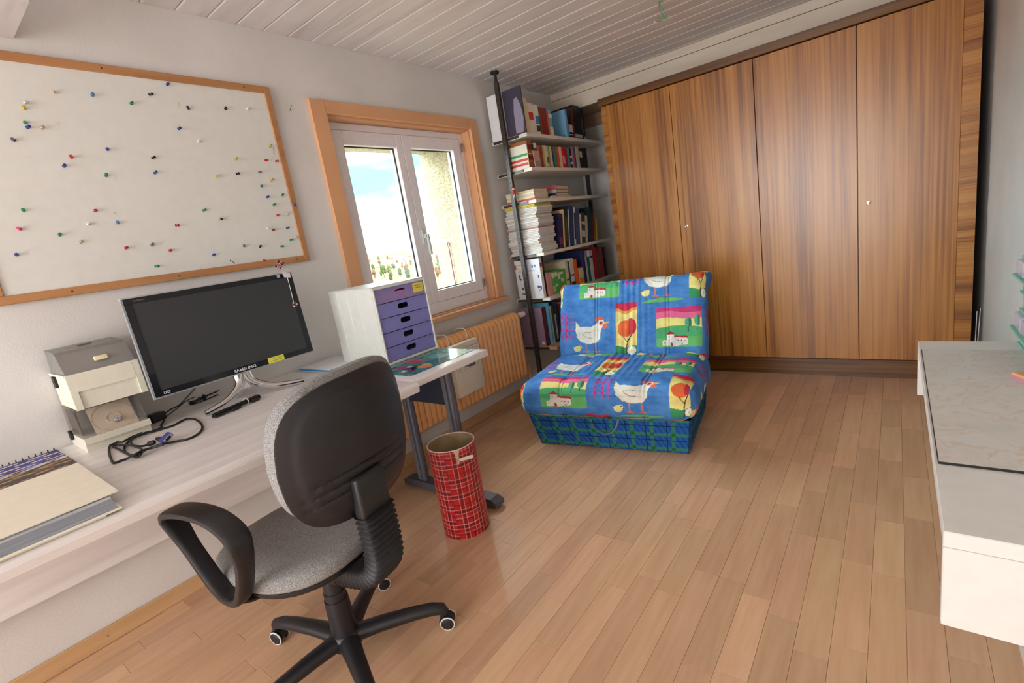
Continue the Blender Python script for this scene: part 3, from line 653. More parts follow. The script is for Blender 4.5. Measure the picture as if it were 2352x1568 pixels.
# ================================================================ monitor
MC = Vector((.272, .833, 1.087)); tilt = math.radians(4)
mo = empty('monitor', (.27, .833, DZ), 0, 'wide black flat-screen monitor with clear rim and chrome stand', 'monitor')
TM = Matrix.Translation(MC - Vector(mo.location)) @ Matrix.Rotation(-tilt, 4, 'Y')   # local: x out of screen, y right, z up
hwm, hhm = .318, .186
M_SCR = mat('screen_panel', lin(48, 51, 54), .32, spec=.55); M_GLOSSB = plain(16, 18, 24, .07)
M_CLEAR = mat('clear_rim', lin(200, 206, 208), .1, alpha=.55)
b = MB(); b.obox((-.032, -hwm + .006, -hhm + .006), (.010, hwm - .006, hhm - .006), TM, .008, 3); b.build('housing', M_GLOSSB, mo, smooth=True)
b = MB(); b.obox((.0, -hwm, -hhm), (.007, hwm, hhm), TM, .003, 2); b.build('clear_rim', M_CLEAR, mo)
b = MB()
for a_, c_ in (((.0100, -hwm + .006, -hhm + .006), (.0135, hwm - .006, -hhm + .028)), ((.0100, -hwm + .006, hhm - .026), (.0135, hwm - .006, hhm - .006)), ((.0100, -hwm + .006, -hhm + .0281), (.0135, -hwm + .030, hhm - .0261)), ((.0100, hwm - .030, -hhm + .0281), (.0135, hwm - .006, hhm - .0261))): b.obox(a_, c_, TM, .0008, 1)
bz = b.build('bezel', M_GLOSSB, mo)
b = MB(); b.obox((.0101, -hwm + .0301, -hhm + .0281), (.0112, hwm - .0301, hhm - .0261), TM); b.build('screen', M_SCR, mo)
def onscreen(y, z, x=.0136): return TM @ Matrix.Translation((x, y, z)) @ Matrix(((0, 0, 1, 0), (1, 0, 0, 0), (0, 1, 0, 0), (0, 0, 0, 1)))
text_mesh('brand_lettering', 'SAMSUNG', .0155, plain(220, 222, 226, .4), bz, onscreen(-.036, -hhm + .0115), bold=True, sx=1.25)
text_mesh('led_lettering', 'LED', .0125, plain(220, 222, 226, .4), bz, onscreen(-hwm + .034, -hhm + .012), bold=True)
text_mesh('model_lettering', 'SyncMaster', .008, plain(120, 122, 128, .4), bz, onscreen(-hwm + .035, hhm - .018))
b = MB(); b.obox((.0137, .105, -hhm + .006), (.0142, .175, -hhm + .030), TM); nt_ = b.build('sticky_note', plain(222, 222, 84, .8), mo)
for q in range(2): MB().obox((.01425, .115 + .01 * q, -hhm + .013 + .008 * q), (.01435, .165, -hhm + .0145 + .008 * q), TM).build('writing', plain(80, 84, 60, .8), nt_)
b = MB(); b.obox((.0137, .245, hhm - .020), (.0141, .258, hhm - .008), TM); b.build('sticker', plain(150, 190, 226, .4), mo)
# stand: two chrome arms sweeping down from the neck
def rel(p): return Vector(p) - Vector(mo.location)
for s_, tip in ((-1, (.305, .655, .7980)), (1, (.323, 1.050, .7980))):
    P = smooth_path([rel((.262, .838 + s_ * .012, .925)), rel((.264, .838 + s_ * .014, .890)), rel((.270, .838 + s_ * .026, .858)), rel((.282, .838 + s_ * .060, .832)), rel((.296, .838 + s_ * .110, .812)), rel(tip)], 5)
    n_ = len(P); rr = [(.018 - .007 * k / (n_ - 1), .032 - .0215 * (k / (n_ - 1)) ** .6) for k in range(n_)]
    b = MB(); b.tube(P, rr, 14, up=(1, 0, 0)); ar = b.build('stand_arm', M_CHROME, mo, smooth=True)
    b = MB(); b.tube([p + Vector((.007, 0, -.0010 - .004 * min(1, max(0, (p.z - .012) / .03)))) for p in P[6:]], [(.006, .0045)] * (n_ - 6), 8, up=(1, 0, 0)); b.build('arm_underside', M_BLACKM, ar, smooth=True)
b = MB(); b.prism([(-.045 + .005, .835 - DZ), (.045 + .005, .835 - DZ), (.022 + .005, .870 - DZ), (.018 + .005, .930 - DZ), (-.018 + .005, .930 - DZ), (-.022 + .005, .870 - DZ)], -.012, .004, 0); b.build('stand_web', M_CHROME, mo)
b = MB(); b.tube([rel((.225, .838, .88)), rel((.238, .838, 1.0))], [(.022, .012), (.03, .012)], 12, up=(0, 1, 0)); b.build('neck', M_BLACK, mo, smooth=True)
b = MB(); b.tube(smooth_path([rel((.25, .838, .83)), rel((.18, .838, .800)), rel((.12, .838, .7945))], 4), [(.012, .008)] * 9, 10, up=(0, 1, 0)); b.build('rear_foot', M_CHROME, mo, smooth=True)
# little flag with its pole and tag leaning on the top corner, and the flower charm
fg = empty('table_flag', (.300, 1.118, 1.262), 0, 'tiny dark blue paper flag with red and white cross on the monitor corner', 'flag')
fp = Vector(fg.location)
def hx(px, py, x): return Vector(hit(px, py, 0, x)) - fp
b = MB(); b.tube([hx(668, 622, .300), hx(652, 618, .312), hx(640, 612, .322)], .0022, 6); b.build('pole', plain(226, 216, 196, .5), fg)
q = [hx(640, 597, .315), hx(653, 602, .315), hx(645, 617, .322), hx(631, 612, .322)]
def flagrect(u0, u1, v0, v1, off, m_, name, par):
    def P(u, v): return q[0] * (1 - u) * (1 - v) + q[1] * u * (1 - v) + q[2] * u * v + q[3] * (1 - u) * v
    b = MB(); R = [[P(u0, v0) + Vector((o, 0, 0)), P(u1, v0) + Vector((o, 0, 0)), P(u1, v1) + Vector((o, 0, 0)), P(u0, v1) + Vector((o, 0, 0))] for o in (off, off + .0006)]
    b.rings(R); return b.build(name, m_, par)
fl_ = flagrect(0, 1, 0, 1, 0, plain(40, 50, 84, .8), 'flag_cloth', fg)
flagrect(.30, .70, 0, 1, .0007, plain(226, 222, 220, .8), 'white_cross', fl_); flagrect(0, 1, .48, .78, .0008, plain(226, 222, 220, .8), 'white_cross', fl_)
flagrect(.40, .60, 0, 1, .0015, plain(200, 60, 60, .8), 'red_cross', fl_); flagrect(0, 1, .56, .70, .0016, plain(200, 60, 60, .8), 'red_cross', fl_)
b = MB(); b.rings([[hx(645, 622, .300) + Vector((o, 0, 0)), hx(666, 627, .300) + Vector((o, 0, 0)), hx(668, 637, .300) + Vector((o, 0, 0)), hx(653, 637, .300) + Vector((o, 0, 0))] for o in (0, .0006)]); b.build('paper_tag', plain(214, 206, 210, .8), fg)
ch = empty('flower_charm', Vector(hit(676, 699, 0, .297)), 0, 'silver and dark red flower charm hanging on a ribbon over the screen', 'charm')
cl = Vector(ch.location)
b = MB(); b.tube([Vector(hit(660, 637, 0, .291)) - cl, Vector(hit(668, 667, 0, .292)) - cl, Vector((-.002, 0, .006))], (.0022), 6, flat=.4); b.build('ribbon', plain(206, 206, 196, .6), ch)
for k in range(6):
    a = k * PI / 3; b = MB(); bmesh.ops.create_uvsphere(b.bm, u_segments=8, v_segments=6, radius=.0052, matrix=Matrix.Translation((.002, .0085 * math.cos(a), .0085 * math.sin(a))))
    b.build('petal', plain(120, 30, 48, .3) if k % 2 else M_CHROME, ch, smooth=True)
# ================================================================ two disk boxes
M_CREAM = plain(226, 222, 204, .5); M_SMOKE = bpy.data.materials.new('smoked_acrylic'); M_SMOKE.use_nodes = True
t = M_SMOKE.node_tree; t.nodes.clear(); o_ = t.nodes.new('ShaderNodeOutputMaterial'); tr = t.nodes.new('ShaderNodeBsdfTransparent'); gl = t.nodes.new('ShaderNodeBsdfPrincipled'); mxs = t.nodes.new('ShaderNodeMixShader')
tr.inputs[0].default_value = (.84, .84, .83, 1); gl.inputs['Base Color'].default_value = lin(176, 175, 172); gl.inputs['Roughness'].default_value = .16; mxs.inputs[0].default_value = .42
t.links.new(tr.outputs[0], mxs.inputs[1]); t.links.new(gl.outputs[0], mxs.inputs[2]); t.links.new(mxs.outputs[0], o_.inputs[0])
M_SMOKE2 = M_SMOKE.copy(); M_SMOKE2.name = 'faintly_smoked_acrylic'
for n_ in M_SMOKE2.node_tree.nodes:
    if n_.type == 'BSDF_TRANSPARENT': n_.inputs[0].default_value = (.95, .93, .90, 1)
    if n_.type == 'MIX_SHADER': n_.inputs[0].default_value = .14
def lidshell(b, prof, y0, y1, th=.0022):
    """bent lid: strip following prof (x,z) between y0,y1 plus two side cheeks"""
    inn = [(p[0] - th if i_ and i_ < len(prof) - 1 else p[0], p[1] - th) for i_, p in enumerate(prof)]
    b.prism(prof + inn[::-1], y0, y1, 1)
    b.prism(prof, y0 - th, y0 - .0001, 1); b.prism(prof, y1 + .0001, y1 + th, 1)
def diskbox(loc, wy, label, lower):
    o = empty('disk_box', loc, 0, label, 'disk box')
    x1 = .232
    if lower:
        b = MB(); b.prism([(.012, 0), (x1 - .012, 0), (x1, .046), (.004, .046)], 0, wy, 1); b.build('base', M_CREAM, o)
        b = MB(); b.prism([(x1 + .001, .028), (x1 + .005, .028), (x1 + .007, .050), (x1 + .001, .050)], -.001, wy + .001, 1); b.build('front_lip', M_CREAM, o)
        b = MB(); lidshell(b, [(x1 - .004, .047), (.175, .140), (.160, .146), (.020, .150), (.012, .047)], .004, wy - .004); b.build('lid', M_SMOKE2, o)
        D = Matrix.Translation((.192, wy * .53, .090)) @ Matrix.Rotation(math.radians(59.5), 4, 'Y')
        b = MB(); b.obox((-.052, -.062, -.0005), (.050, .062, .0005), D); b.build('disc_sleeve', plain(236, 220, 204, .6), o)
        b = MB(); b.tube([D @ Vector((.006 + .020 * math.cos(k * PI / 12), .020 * math.sin(k * PI / 12), .0016)) for k in range(24)], .0012, 5, close=True); b.build('disc_ring', plain(240, 232, 222, .3), o)
        b = MB(); b.tube([D @ Vector((.052 * math.cos(k * PI / 16), .060 * math.sin(k * PI / 16), .0013)) for k in range(32)], .0006, 4, close=True); b.build('disc_edge', plain(196, 176, 158, .3), o)
        for y in (.008, wy - .016): MB().box((.03, y, .05), (.17, y + .004, .135)).build('divider', plain(70, 56, 50, .7), o)
        Lk = Matrix.Translation((.2105, wy * .56, .078)) @ Matrix.Rotation(math.radians(59.5), 4, 'Y')
        b = MB(); b.lathe([(.0005, 0), (.011, 0), (.011, .006), (.009, .009), (.0005, .009)], 18, Lk); lk = b.build('lock', M_STEEL, o, smooth=True)
        MB().obox((-.003, -.0012, .0091), (.004, .0012, .0098), Lk).build('keyhole', M_BLACKM, lk)
    else:
        b = MB(); b.prism([(.004, 0), (x1 + .010, 0), (x1 + .004, .118), (0, .118)], 0, wy, 1); b.build('base', M_CREAM, o)
        b = MB(); b.prism([(x1 + .010, 0), (x1 + .018, 0), (x1 + .010, .120), (x1 + .003, .120)], -.003, .016, 1); b.build('front_post', M_CREAM, o)
        b = MB(); b.prism([(x1 + .010, 0), (x1 + .018, 0), (x1 + .010, .120), (x1 + .003, .120)], wy - .016, wy + .003, 1); b.build('front_post', M_CREAM, o)
        b = MB(); b.prism([(x1 + .006, .060), (x1 + .0145, .060), (x1 + .0105, .120), (x1 + .003, .120)], .0161, wy - .0161, 1); b.build('front_band', M_CREAM, o)
        b = MB(); b.box((-.004, -.004, .112), (x1 - .002, 0, .120)); b.build('rim', M_CREAM, o)
        b = MB(); lidshell(b, [(x1 - .002, .1205), (.178, .186), (.160, .194), (.020, .203), (.010, .1205)], .003, wy - .003); b.build('lid', M_SMOKE, o)
        D = Matrix.Translation((.213, wy * .55, .150)) @ Matrix.Rotation(math.radians(50), 4, 'Y')
        b = MB(); b.obox((-.0085, -.020, 0), (.0085, .020, .008), D, .0035, 3); lt = b.build('latch', plain(232, 222, 180, .4), o, smooth=True)
        for k, (x, c_) in enumerate(((.05, (206, 190, 160)), (.085, (170, 60, 66)), (.115, (214, 196, 150)), (.145, (180, 70, 70)), (.165, (200, 180, 140)))):
            MB().obox((-.0015, .012 + .003 * k, 0), (.0015, wy - .012 - .004 * (4 - k), .056), Matrix.Translation((x, 0, .121)) @ Matrix.Rotation(-.25, 4, 'Y')).build('card', plain(*c_, .7), o)
        MB().box((.07, wy * .42, .2005), (.09, wy * .62, .2015)).build('badge', plain(96, 94, 92, .4), o)
    b = MB(); b.box((.055, -.010, .028 if lower else .070), (.075, -.0001, .062 if lower else .112), .002, 1); b.build('side_clip', M_BLACKM, o)
    return o
diskbox((.004, .310, DZ), .188, 'lower cream disk box with round lock showing a disc through its smoked lid', True)
diskbox((.008, .318, DZ + .1505), .196, 'upper cream disk box with oval latch stacked on the other one', False)
# ================================================================ calendar, album pile
def cal_print(u, v):
    """u: away from the wall, v: along the desk"""
    r = np.random.RandomState(5); C_ = np.tile(np.array((226, 216, 204.)), (len(u), 1)); X = .03 + u * .53; Y = -.30 + v * .562
    m1 = X < .172; C_[m1] = (66, 58, 118)
    nzz = np.sin(Y * 60 + X * 25) + np.sin(Y * 33 - X * 70); C_[m1 & (nzz > .6)] = (92, 92, 170)
    dash = m1 & (((X * 30).astype(int) % 1 == 0) & (np.abs((X - .03) % .032 - .022) < .0055) & (((Y + (X // .032) * .04) % .075) < .048)); C_[dash] = (222, 216, 206)
    m2 = (X >= .178) & (X < .332); n2 = np.sin(Y * 90 + 3 * np.sin(X * 60)) + np.sin(Y * 41 + X * 130) + .8 * np.sin(X * 200)
    C_[m2] = (112, 86, 64); C_[m2 & (n2 > .7)] = (172, 130, 98); C_[m2 & (n2 < -.7)] = (62, 58, 52); C_[m2 & (X > .27) & (n2 < .9)] = (70, 62, 54); C_[m2 & (X < .205) & (n2 > 0)] = (206, 200, 196)
    for k in range(8):
        cy = -.26 + k * .07; tx = (np.abs(X - .385) < .0035) & (np.abs(Y - cy) < .018) & (np.sin(Y * 900) > -.2); C_[tx] = (130, 120, 118)
        tx = (np.abs(X - .402) < .0035) & (np.abs(Y - cy) < .006); C_[tx] = (110, 104, 104)
    return C_
cal = empty('wall_calendar', (.29, 0, DZ), 0, 'spiral-bound calendar with purple header and town photo lying open on the desk', 'calendar')
cs = print_grid('page', .03 - .29, .56 - .29, -.30, .262, .001, 180, 190, cal_print, attr_mat('calendar_print', .55), cal, .004)
b = MB()
for k in range(34):
    y = -.29 + k * .0165; b.tube([(-.255 + .010 * math.cos(a * PI / 5), y, .006 + .008 * math.sin(a * PI / 5)) for a in range(10)], .0011, 5, close=True)
b.build('spiral_binding', M_BLACKM, cal, smooth=True)
ab = empty('photo_album', (.64, 0, DZ + .0051), 0, 'thick cream-covered album with grey streaked page edges near the desk front', 'album')
b = MB(); b.box((.46 - .64, -.45, 0), (.938 - .64, .232, .0035), .001, 1); b.build('back_cover', plain(232, 228, 206, .6), ab)
M_PAGES = noise_mat('streaked_pages', [(.25, lin(96, 104, 112)), (.42, lin(140, 142, 150)), (.5, lin(120, 132, 138)), (.62, lin(196, 194, 196)), (.75, lin(110, 70, 86))], scale=(30, 1.3, 220), nscale=1.4, detail=5, rough=.6)
b = MB(); b.prism([(.470 - .64, .0036), (.930 - .64, .0036), (.862 - .64, .0215), (.470 - .64, .026)], -.44, .226, 1); b.build('pages', M_PAGES, ab)
b = MB(); b.prism([(.455 - .64, .0262), (.868 - .64, .0218), (.868 - .64, .0240), (.455 - .64, .0284)], -.45, .246, 1); b.build('front_cover', plain(232, 224, 204, .6), ab)
ab.location.z = DZ + .0052
MB().box((.562 - .64, -.44, -.0051), (.930 - .64, .20, -.0001)).build('underlay', plain(226, 222, 206, .6), ab)
# ================================================================ cables
def desk_px(pts, z=.004, org=(230, 860), sc=7.127, amp=0.0):
    out_ = []
    for k, p in enumerate(pts):
        zz = (p[2] if len(p) > 2 else z); P = hit(org[0] + p[0] / sc, org[1] + p[1] / sc, 2, DZ + zz); out_.append(tuple(P))
    return out_
def lay(P, z=.0042):
    """keep a cord on the desk and clear of the disk boxes"""
    return [Vector((max(p.x, .252) if p.y < .525 else p.x, p.y, max(p.z, DZ + z))) for p in P]
vc = empty('vga_cable', tuple(desk_px([(560, 1240)], 0)[0]), 0, 'black video cable in loose loops with a blue connector', 'cable')
vo_ = Vector(vc.location)
P = desk_px([(1050, 740, .012), (990, 830, .006), (850, 900), (640, 990), (480, 1080), (400, 1180), (395, 1240), (440, 1290), (560, 1320, .009), (680, 1270, .012), (800, 1210, .009), (1010, 1140, .012), (1250, 1095), (1450, 1050), (1590, 980), (1670, 890), (1650, 800), (1560, 735), (1440, 720), (1330, 760), (1200, 830), (1050, 880), (880, 930), (740, 950, .010), (600, 1010, .011), (500, 1090, .011), (560, 1170, .010), (680, 1220, .014), (670, 1300, .012), (600, 1345), (470, 1310), (300, 1220), (180, 1150), (400, 1150, .010), (560, 1165, .016), (690, 1170, .008), (800, 1140, .010)])
b = MB(); b.tube([p - vo_ for p in lay(smooth_path(P, 5))], .0036, 7); b.build('cord', M_BLACKM, vc, smooth=True)
P = desk_px([(200, 1160, .006), (60, 1120), (70, 1080), (180, 1045, .008), (330, 1110, .010), (520, 1020, .012), (690, 950, .016)]); P2 = desk_px([(170, 1160, .010), (150, 1190), (150, 1290), (200, 1430), (260, 1440), (400, 1390), (560, 1310, .018), (700, 1240, .019), (850, 1200, .016), (1030, 1150, .02)])
b = MB(); b.tube([p - vo_ for p in lay(smooth_path(P, 5), .006)], .0036, 7); b.tube([p - vo_ for p in lay(smooth_path(P2, 5))], .0036, 7); b.build('cord', M_BLACKM, vc, smooth=True)
a_ = Vector(desk_px([(775, 1140)], .012)[0]) - vo_; c_ = Vector(desk_px([(905, 1100)], .014)[0]) - vo_
b = MB(); b.tube([a_, a_.lerp(c_, .15), a_.lerp(c_, .85), c_], [.005, .0085, .0085, .005], 10); b.build('ferrite_core', M_BLACKM, vc, smooth=True)
a_ = Vector(desk_px([(915, 1050)], .012)[0]) - vo_; c_ = Vector(desk_px([(1060, 1060)], .014)[0]) - vo_
b = MB(); b.tube([a_, a_.lerp(c_, .3), c_], [.004, .008, .011], 8); b.build('strain_relief', M_BLACKM, vc, smooth=True)
dv = (c_ - a_); dv.z = 0; dv.normalize(); ang = math.atan2(dv.y, dv.x)
CM = Matrix.Translation(c_ + dv * .012 + Vector((0, 0, .006))) @ Matrix.Rotation(ang, 4, 'Z') @ Matrix.Rotation(.5, 4, 'X')
b = MB(); b.obox((-.014, -.019, -.008), (.012, .019, .008), CM, .003, 2); cn = b.build('connector', plain(52, 52, 140, .45), vc, smooth=True)
b = MB(); b.obox((.0121, -.016, -.0065), (.014, .016, .0065), CM, .001, 1); b.build('shell', M_STEEL, cn); MB().obox((.0141, -.009, -.0042), (.0150, .009, .0042), CM).build('socket', M_BLACKM, cn)
pa = empty('power_adapter', tuple(desk_px([(930, 760)], 0)[0]), 0, 'small black power brick wedged behind the disk box', 'power adapter'); pv = Vector(pa.location)
b = MB(); b.obox((-.022, -.028, .0005), (.022, .028, .032), Matrix.Rotation(.35, 4, 'Z'), .004, 2); b.build('brick', M_BLACK, pa, smooth=True)
b = MB(); b.obox((-.016, -.040, .006), (.014, -.029, .026), Matrix.Rotation(.35, 4, 'Z'), .003, 2); b.build('plug', M_BLACKM, pa, smooth=True)
P = [Vector((.010, .030, .020))] + [Vector(p) - pv for p in desk_px([(1150, 570, .030), (1290, 500, .045)])] + [Vector(hit(436, 905, 0, .20)) - pv, Vector(hit(450, 888, 0, .215)) - pv, Vector((.215, .74, .96)) - pv]
b = MB(); b.tube(smooth_path(P, 5), .0026, 7); b.build('cord', M_BLACKM, pa, smooth=True)
wc = empty('tied_cable', tuple(desk_px([(1700, 420)], 0)[0]), 0, 'thin black cable tied in a small coil behind the monitor stand', 'cable'); wv = Vector(wc.location)
b = MB()
for k in range(5):
    b.tube([Vector((.045 * math.cos(a * PI / 9 + k) * .5, .062 * math.sin(a * PI / 9), .004 + .0045 * k + .003 * math.sin(a * PI / 4.5 + k))) for a in range(18)], .0022, 6, close=True)
b.build('coil', M_BLACKM, wc, smooth=True); MB().box((-.012, -.006, .0), (.012, .006, .028), .003, 2).build('tie', M_BLACKM, wc)
P = [Vector(p) - wv for p in desk_px([(1030, 720, .012), (1200, 600, .03), (1400, 440, .05), (1520, 380, .03), (1620, 360, .01)])]; b = MB(); b.tube(smooth_path(P, 5), .0022, 6); b.build('cord', M_BLACKM, wc, smooth=True)
def px2(x, y, z=0): return Vector(hit(430 + x / 7.84, 800 + y / 7.84, 2, DZ + z))
uc = empty('bundled_cable', tuple(px2(900, 1050)), 0, 'black usb cable folded into a bundle with a pale tie in front of the stand', 'cable'); uv_ = Vector(uc.location)
A = px2(480, 1230, .008) - uv_; B = px2(1290, 870, .010) - uv_
dvec = (B - A).normalized(); nrm = Vector((-dvec.y, dvec.x, 0))
b = MB()
for k, (o1, z1) in enumerate(((-.008, 0), (.0, .0), (.008, 0), (-.004, .007), (.005, .007))):
    P = [A + nrm * o1 * 1.2 + Vector((0, 0, z1)), A.lerp(B, .3) + nrm * o1 * .9 + Vector((0, 0, z1)), A.lerp(B, .65) + nrm * o1 * .7 + Vector((0, 0, z1)), B + nrm * o1 * 1.3 + Vector((0, 0, z1))]
    b.tube(smooth_path(P, 4), .0042, 7)
b.build('strands', M_BLACKM, uc, smooth=True)
C0 = A.lerp(B, .70); b = MB(); b.tube([C0 + nrm * .016 * math.cos(a * PI / 8) + Vector((0, 0, .003 + .013 * math.sin(a * PI / 8))) for a in range(16)], .0018, 6, close=True); b.build('tie', plain(206, 196, 176, .5), uc, smooth=True)
for f_, off in ((.86, -.012), (.42, -.012)):
    c_ = A.lerp(B, f_) + nrm * off; b = MB(); b.obox((-.018, -.006, -.006), (.018, .006, .006), Matrix.Translation(c_ + Vector((0, 0, -.001))) @ Matrix.Rotation(math.atan2(dvec.y, dvec.x), 4, 'Z'), .002, 2); b.build('plug', M_BLACK, uc)
pp = px2(1150, 850, .0004); b = MB(); b.obox((-.022, -.03, 0), (.022, .03, .0006), Matrix.Rotation(.5, 4, 'Z')); tag(b.build('paper_tag', plain(220, 206, 200, .8), None, pp + Vector((-.012, .0, .0))), 'small red-edged paper tag lying beside the bundled cable', 'tag')
# ================================================================ office chair
CH = empty('office_chair', (.964, .649, 0), math.radians(8), 'grey fabric swivel chair with black shell and five-star base at the desk', 'office chair')
M_PLA = noise_mat('black_plastic', [(.3, lin(27, 27, 30)), (.7, lin(35, 35, 38))], nscale=8, rough=.42, bump=.06, bscale=500)
M_FAB = noise_mat('grey_melange_fabric', [(.34, lin(96, 96, 95)), (.5, lin(140, 139, 137)), (.66, lin(178, 177, 174))], nscale=620, detail=2, rough=.95, bump=.2, bscale=700, spec=.1)
M_RUB = plain(226, 222, 214, .5)
b = MB(); b.lathe([(.001, .062), (.050, .062), (.056, .075), (.050, .104), (.042, .112), (.001, .112)], 24); hub = b.build('hub', M_PLA, CH, smooth=True)
b = MB(); b.lathe([(.001, .10), (.041, .10), (.037, .235), (.001, .235)], 24); b.build('column_cover', M_PLA, CH, smooth=True)
b = MB(); b.lathe([(.001, .232), (.034, .232), (.034, .262), (.031, .264), (.030, .345), (.001, .345)], 24); b.build('gas_column', M_PLA, CH, smooth=True)
lg = MB(); P = [(.035, 0, .088), (.12, 0, .092), (.22, 0, .090), (.285, 0, .084), (.318, 0, .074), (.325, 0, .058)]
lg.tube(P, [(.024, .034), (.023, .029), (.021, .025), (.020, .023), (.018, .021), (.014, .016)], 16, up=(0, 0, 1)); lgo = lg.build('base_leg', M_PLA, CH, smooth=True); legm = lgo.data
# caster: hood, stem and two wheels with pale treads
cb_ = MB(); cb_.tube([(0, 0, .050), (0, 0, .064)], .006, 8)
pts = [(.026 * math.cos(a), .026 + .026 * math.sin(a)) for a in [math.radians(k) for k in range(-10, 191, 20)]]
cb_.prism(pts, -.0095, .0095, 1); hoodm = cb_.build('t_h', M_PLA).data
wb_ = MB(); wb_.lathe([(.001, -.006), (.020, -.006), (.0235, -.0035), (.0235, .0035), (.020, .006), (.001, .006)], 20, Matrix.Rotation(PI / 2, 4, 'X')); whm = wb_.build('t_w', M_PLA, None, smooth=True).data
tb_ = MB(); tb_.tube([(.0232 * math.cos(a * PI / 10), 0, .0232 * math.sin(a * PI / 10)) for a in range(20)], .0024, 6, close=True); trm = tb_.build('t_t', M_RUB, None, smooth=True).data
for n_ in ('t_h', 't_w', 't_t'): bpy.data.objects.remove(bpy.data.objects[n_])
for k in range(5):
    a = math.radians(51.3 - 8 + 72 * k)
    o = lgo if k == 0 else link('base_leg', legm, CH)
    o.rotation_euler = (0, 0, a)
    cs_ = link('caster', hoodm, CH, (.325 * math.cos(a), .325 * math.sin(a), 0)); cs_.rotation_euler = (0, 0, math.radians([30, 60, 10, 100, -40][k]))
    for sy in (-1, 1):
        w_ = link('wheel', whm, cs_, (.004, sy * .0165, .0256)); t2 = link('tread', trm, cs_, (.004, sy * .0195, .0256))
# seat
def seat_ring(sc, z, n=48, dx=0.0):
    R = []
    for k in range(n):
        a = 2 * PI * k / n; c, s_ = math.cos(a), math.sin(a); e = 2 / 2.7
        x = math.copysign(abs(c) ** e, c); y = math.copysign(abs(s_) ** e, s_)
        wy = .236 - (.018 * max(0, x))
        R.append((-.075 + dx + x * .243 * sc, y * wy * sc, z))
    return R
b = MB(); b.rings([seat_ring(.30, .384), seat_ring(.72, .386), seat_ring(.93, .398), seat_ring(.965, .412), seat_ring(.965, .418)]); b.build('seat_pan', M_PLA, CH, smooth=True)
b = MB(); b.rings([seat_ring(.955, .4182), seat_ring(.995, .428), seat_ring(1.0, .442), seat_ring(.985, .456), seat_ring(.94, .466), seat_ring(.82, .473), seat_ring(.55, .472), seat_ring(.25, .468), seat_ring(.05, .466)]); b.build('seat_cushion', M_FAB, CH, smooth=True)
b = MB(); b.box((-.10, -.055, .340), (.10, .055, .385), .01, 2); b.build('mechanism', M_PLA, CH, smooth=True)
# backrest
ZC, HW_, HH_ = .789, .243, .194
def outline(th, sc=1.0, top=1.0):
    c, s_ = math.cos(th), math.sin(th); e = 2 / 3.4
    y = math.copysign(abs(c) ** e, c); z = math.copysign(abs(s_) ** e, s_)
    wf = 1 - .06 * max(0, z) - .05 * max(0, -z)
    return y * HW_ * sc * wf + .036, z * HH_ * sc
def back_x(y, z): return .268 - 1.05 * y * y - .10 * (z + .0) * z + .05 * z
def back_surface(off, sc, nr, nth, grooves=False, dome=.02, sgn=1):
    rows = []
    for i_ in range(nr + 1):
        r_ = i_ / nr; row = []
        for k in range(nth):
            y, z = outline(2 * PI * k / nth, sc * r_); x = back_x(y, z) + off + sgn * dome * (1 - r_ ** 6)
            if grooves:
                x += .006 * (1 / (1 + math.exp((r_ - .86) * 60)))
                for g_ in range(3):
                    zz = -.050 - .026 * g_ - .012 * max(0, min(1, (-.06 - y) / .06)) * 0 - .25 * y * y
                    if abs(y) < .185: x -= .0052 * math.exp(-((z - zz) / .0032) ** 2) * (1 if abs(y) < .16 else (.185 - abs(y)) / .025)
            row.append((x, y, ZC + z))
        rows.append(row)
    return rows
b = MB(); R = back_surface(0, 1.0, 60, 128, True, .016); R[0] = [(p[0], p[1] + .0005 * math.cos(2 * PI * k / 128), p[2] + .0005 * math.sin(2 * PI * k / 128)) for k, p in enumerate(R[0])]
fr = back_surface(-.006, .99, 2, 128, False, 0)[-1]; b.rings(R + [fr]); b.build('back_shell', M_PLA, CH, smooth=True)
b = MB(); o1 = back_surface(-.0065, 1.0, 1, 96, False, 0)[-1]; R = [o1]
for sc, off in ((1.016, -.014), (1.020, -.028), (1.010, -.044), (.96, -.055), (.80, -.055), (.5, -.056), (.2, -.056), (.02, -.056)): R.append([(p[0], p[1] + .005, p[2] + .014) for p in back_surface(off, sc, 1, 96, False, 0)[-1]])
b.rings(R); b.build('back_cushion', M_FAB, CH, smooth=True)
b = MB(); b.box((.262, -.056, .560), (.302, .050, .715), .010, 3); b.build('back_bracket', M_PLA, CH, smooth=True)
# ribbed bellows over the back spring
path = smooth_path([(.283, 0, .600), (.284, 0, .560), (.284, 0, .50), (.280, 0, .455), (.262, 0, .415), (.225, 0, .390), (.17, 0, .378), (.10, 0, .372)], 14)
cum = [0.0]
for k in range(1, len(path)): cum.append(cum[-1] + (path[k] - path[k - 1]).length)
NB = 132; tmp = []
for k in range(NB):
    d_ = cum[-1] * k / (NB - 1); j = max(i_ for i_ in range(len(cum)) if cum[i_] <= d_ + 1e-9); j = min(j, len(path) - 2)
    tmp.append(path[j].lerp(path[j + 1], (d_ - cum[j]) / max(1e-9, cum[j + 1] - cum[j])))
path = tmp; R = []
for k, p in enumerate(path):
    t_ = (path[min(k + 1, len(path) - 1)] - path[max(k - 1, 0)]).normalized(); nx_ = Vector((0, 1, 0)); ny_ = t_.cross(nx_)
    s_ = 1 + .075 * math.cos(k * 2 * PI / 6.0); ring = []
    for q_ in range(24):
        a = 2 * PI * q_ / 24; c, s2_ = math.cos(a), math.sin(a); e = .45
        ring.append(p + nx_ * (math.copysign(abs(c) ** e, c) * .054 * s_ - .003) + ny_ * math.copysign(abs(s2_) ** e, s2_) * (.028 * s_ + .003 * (s_ - 1) * 10))
    R.append(ring)
b = MB(); b.rings(R); b.build('bellows', M_PLA, CH, smooth=True)
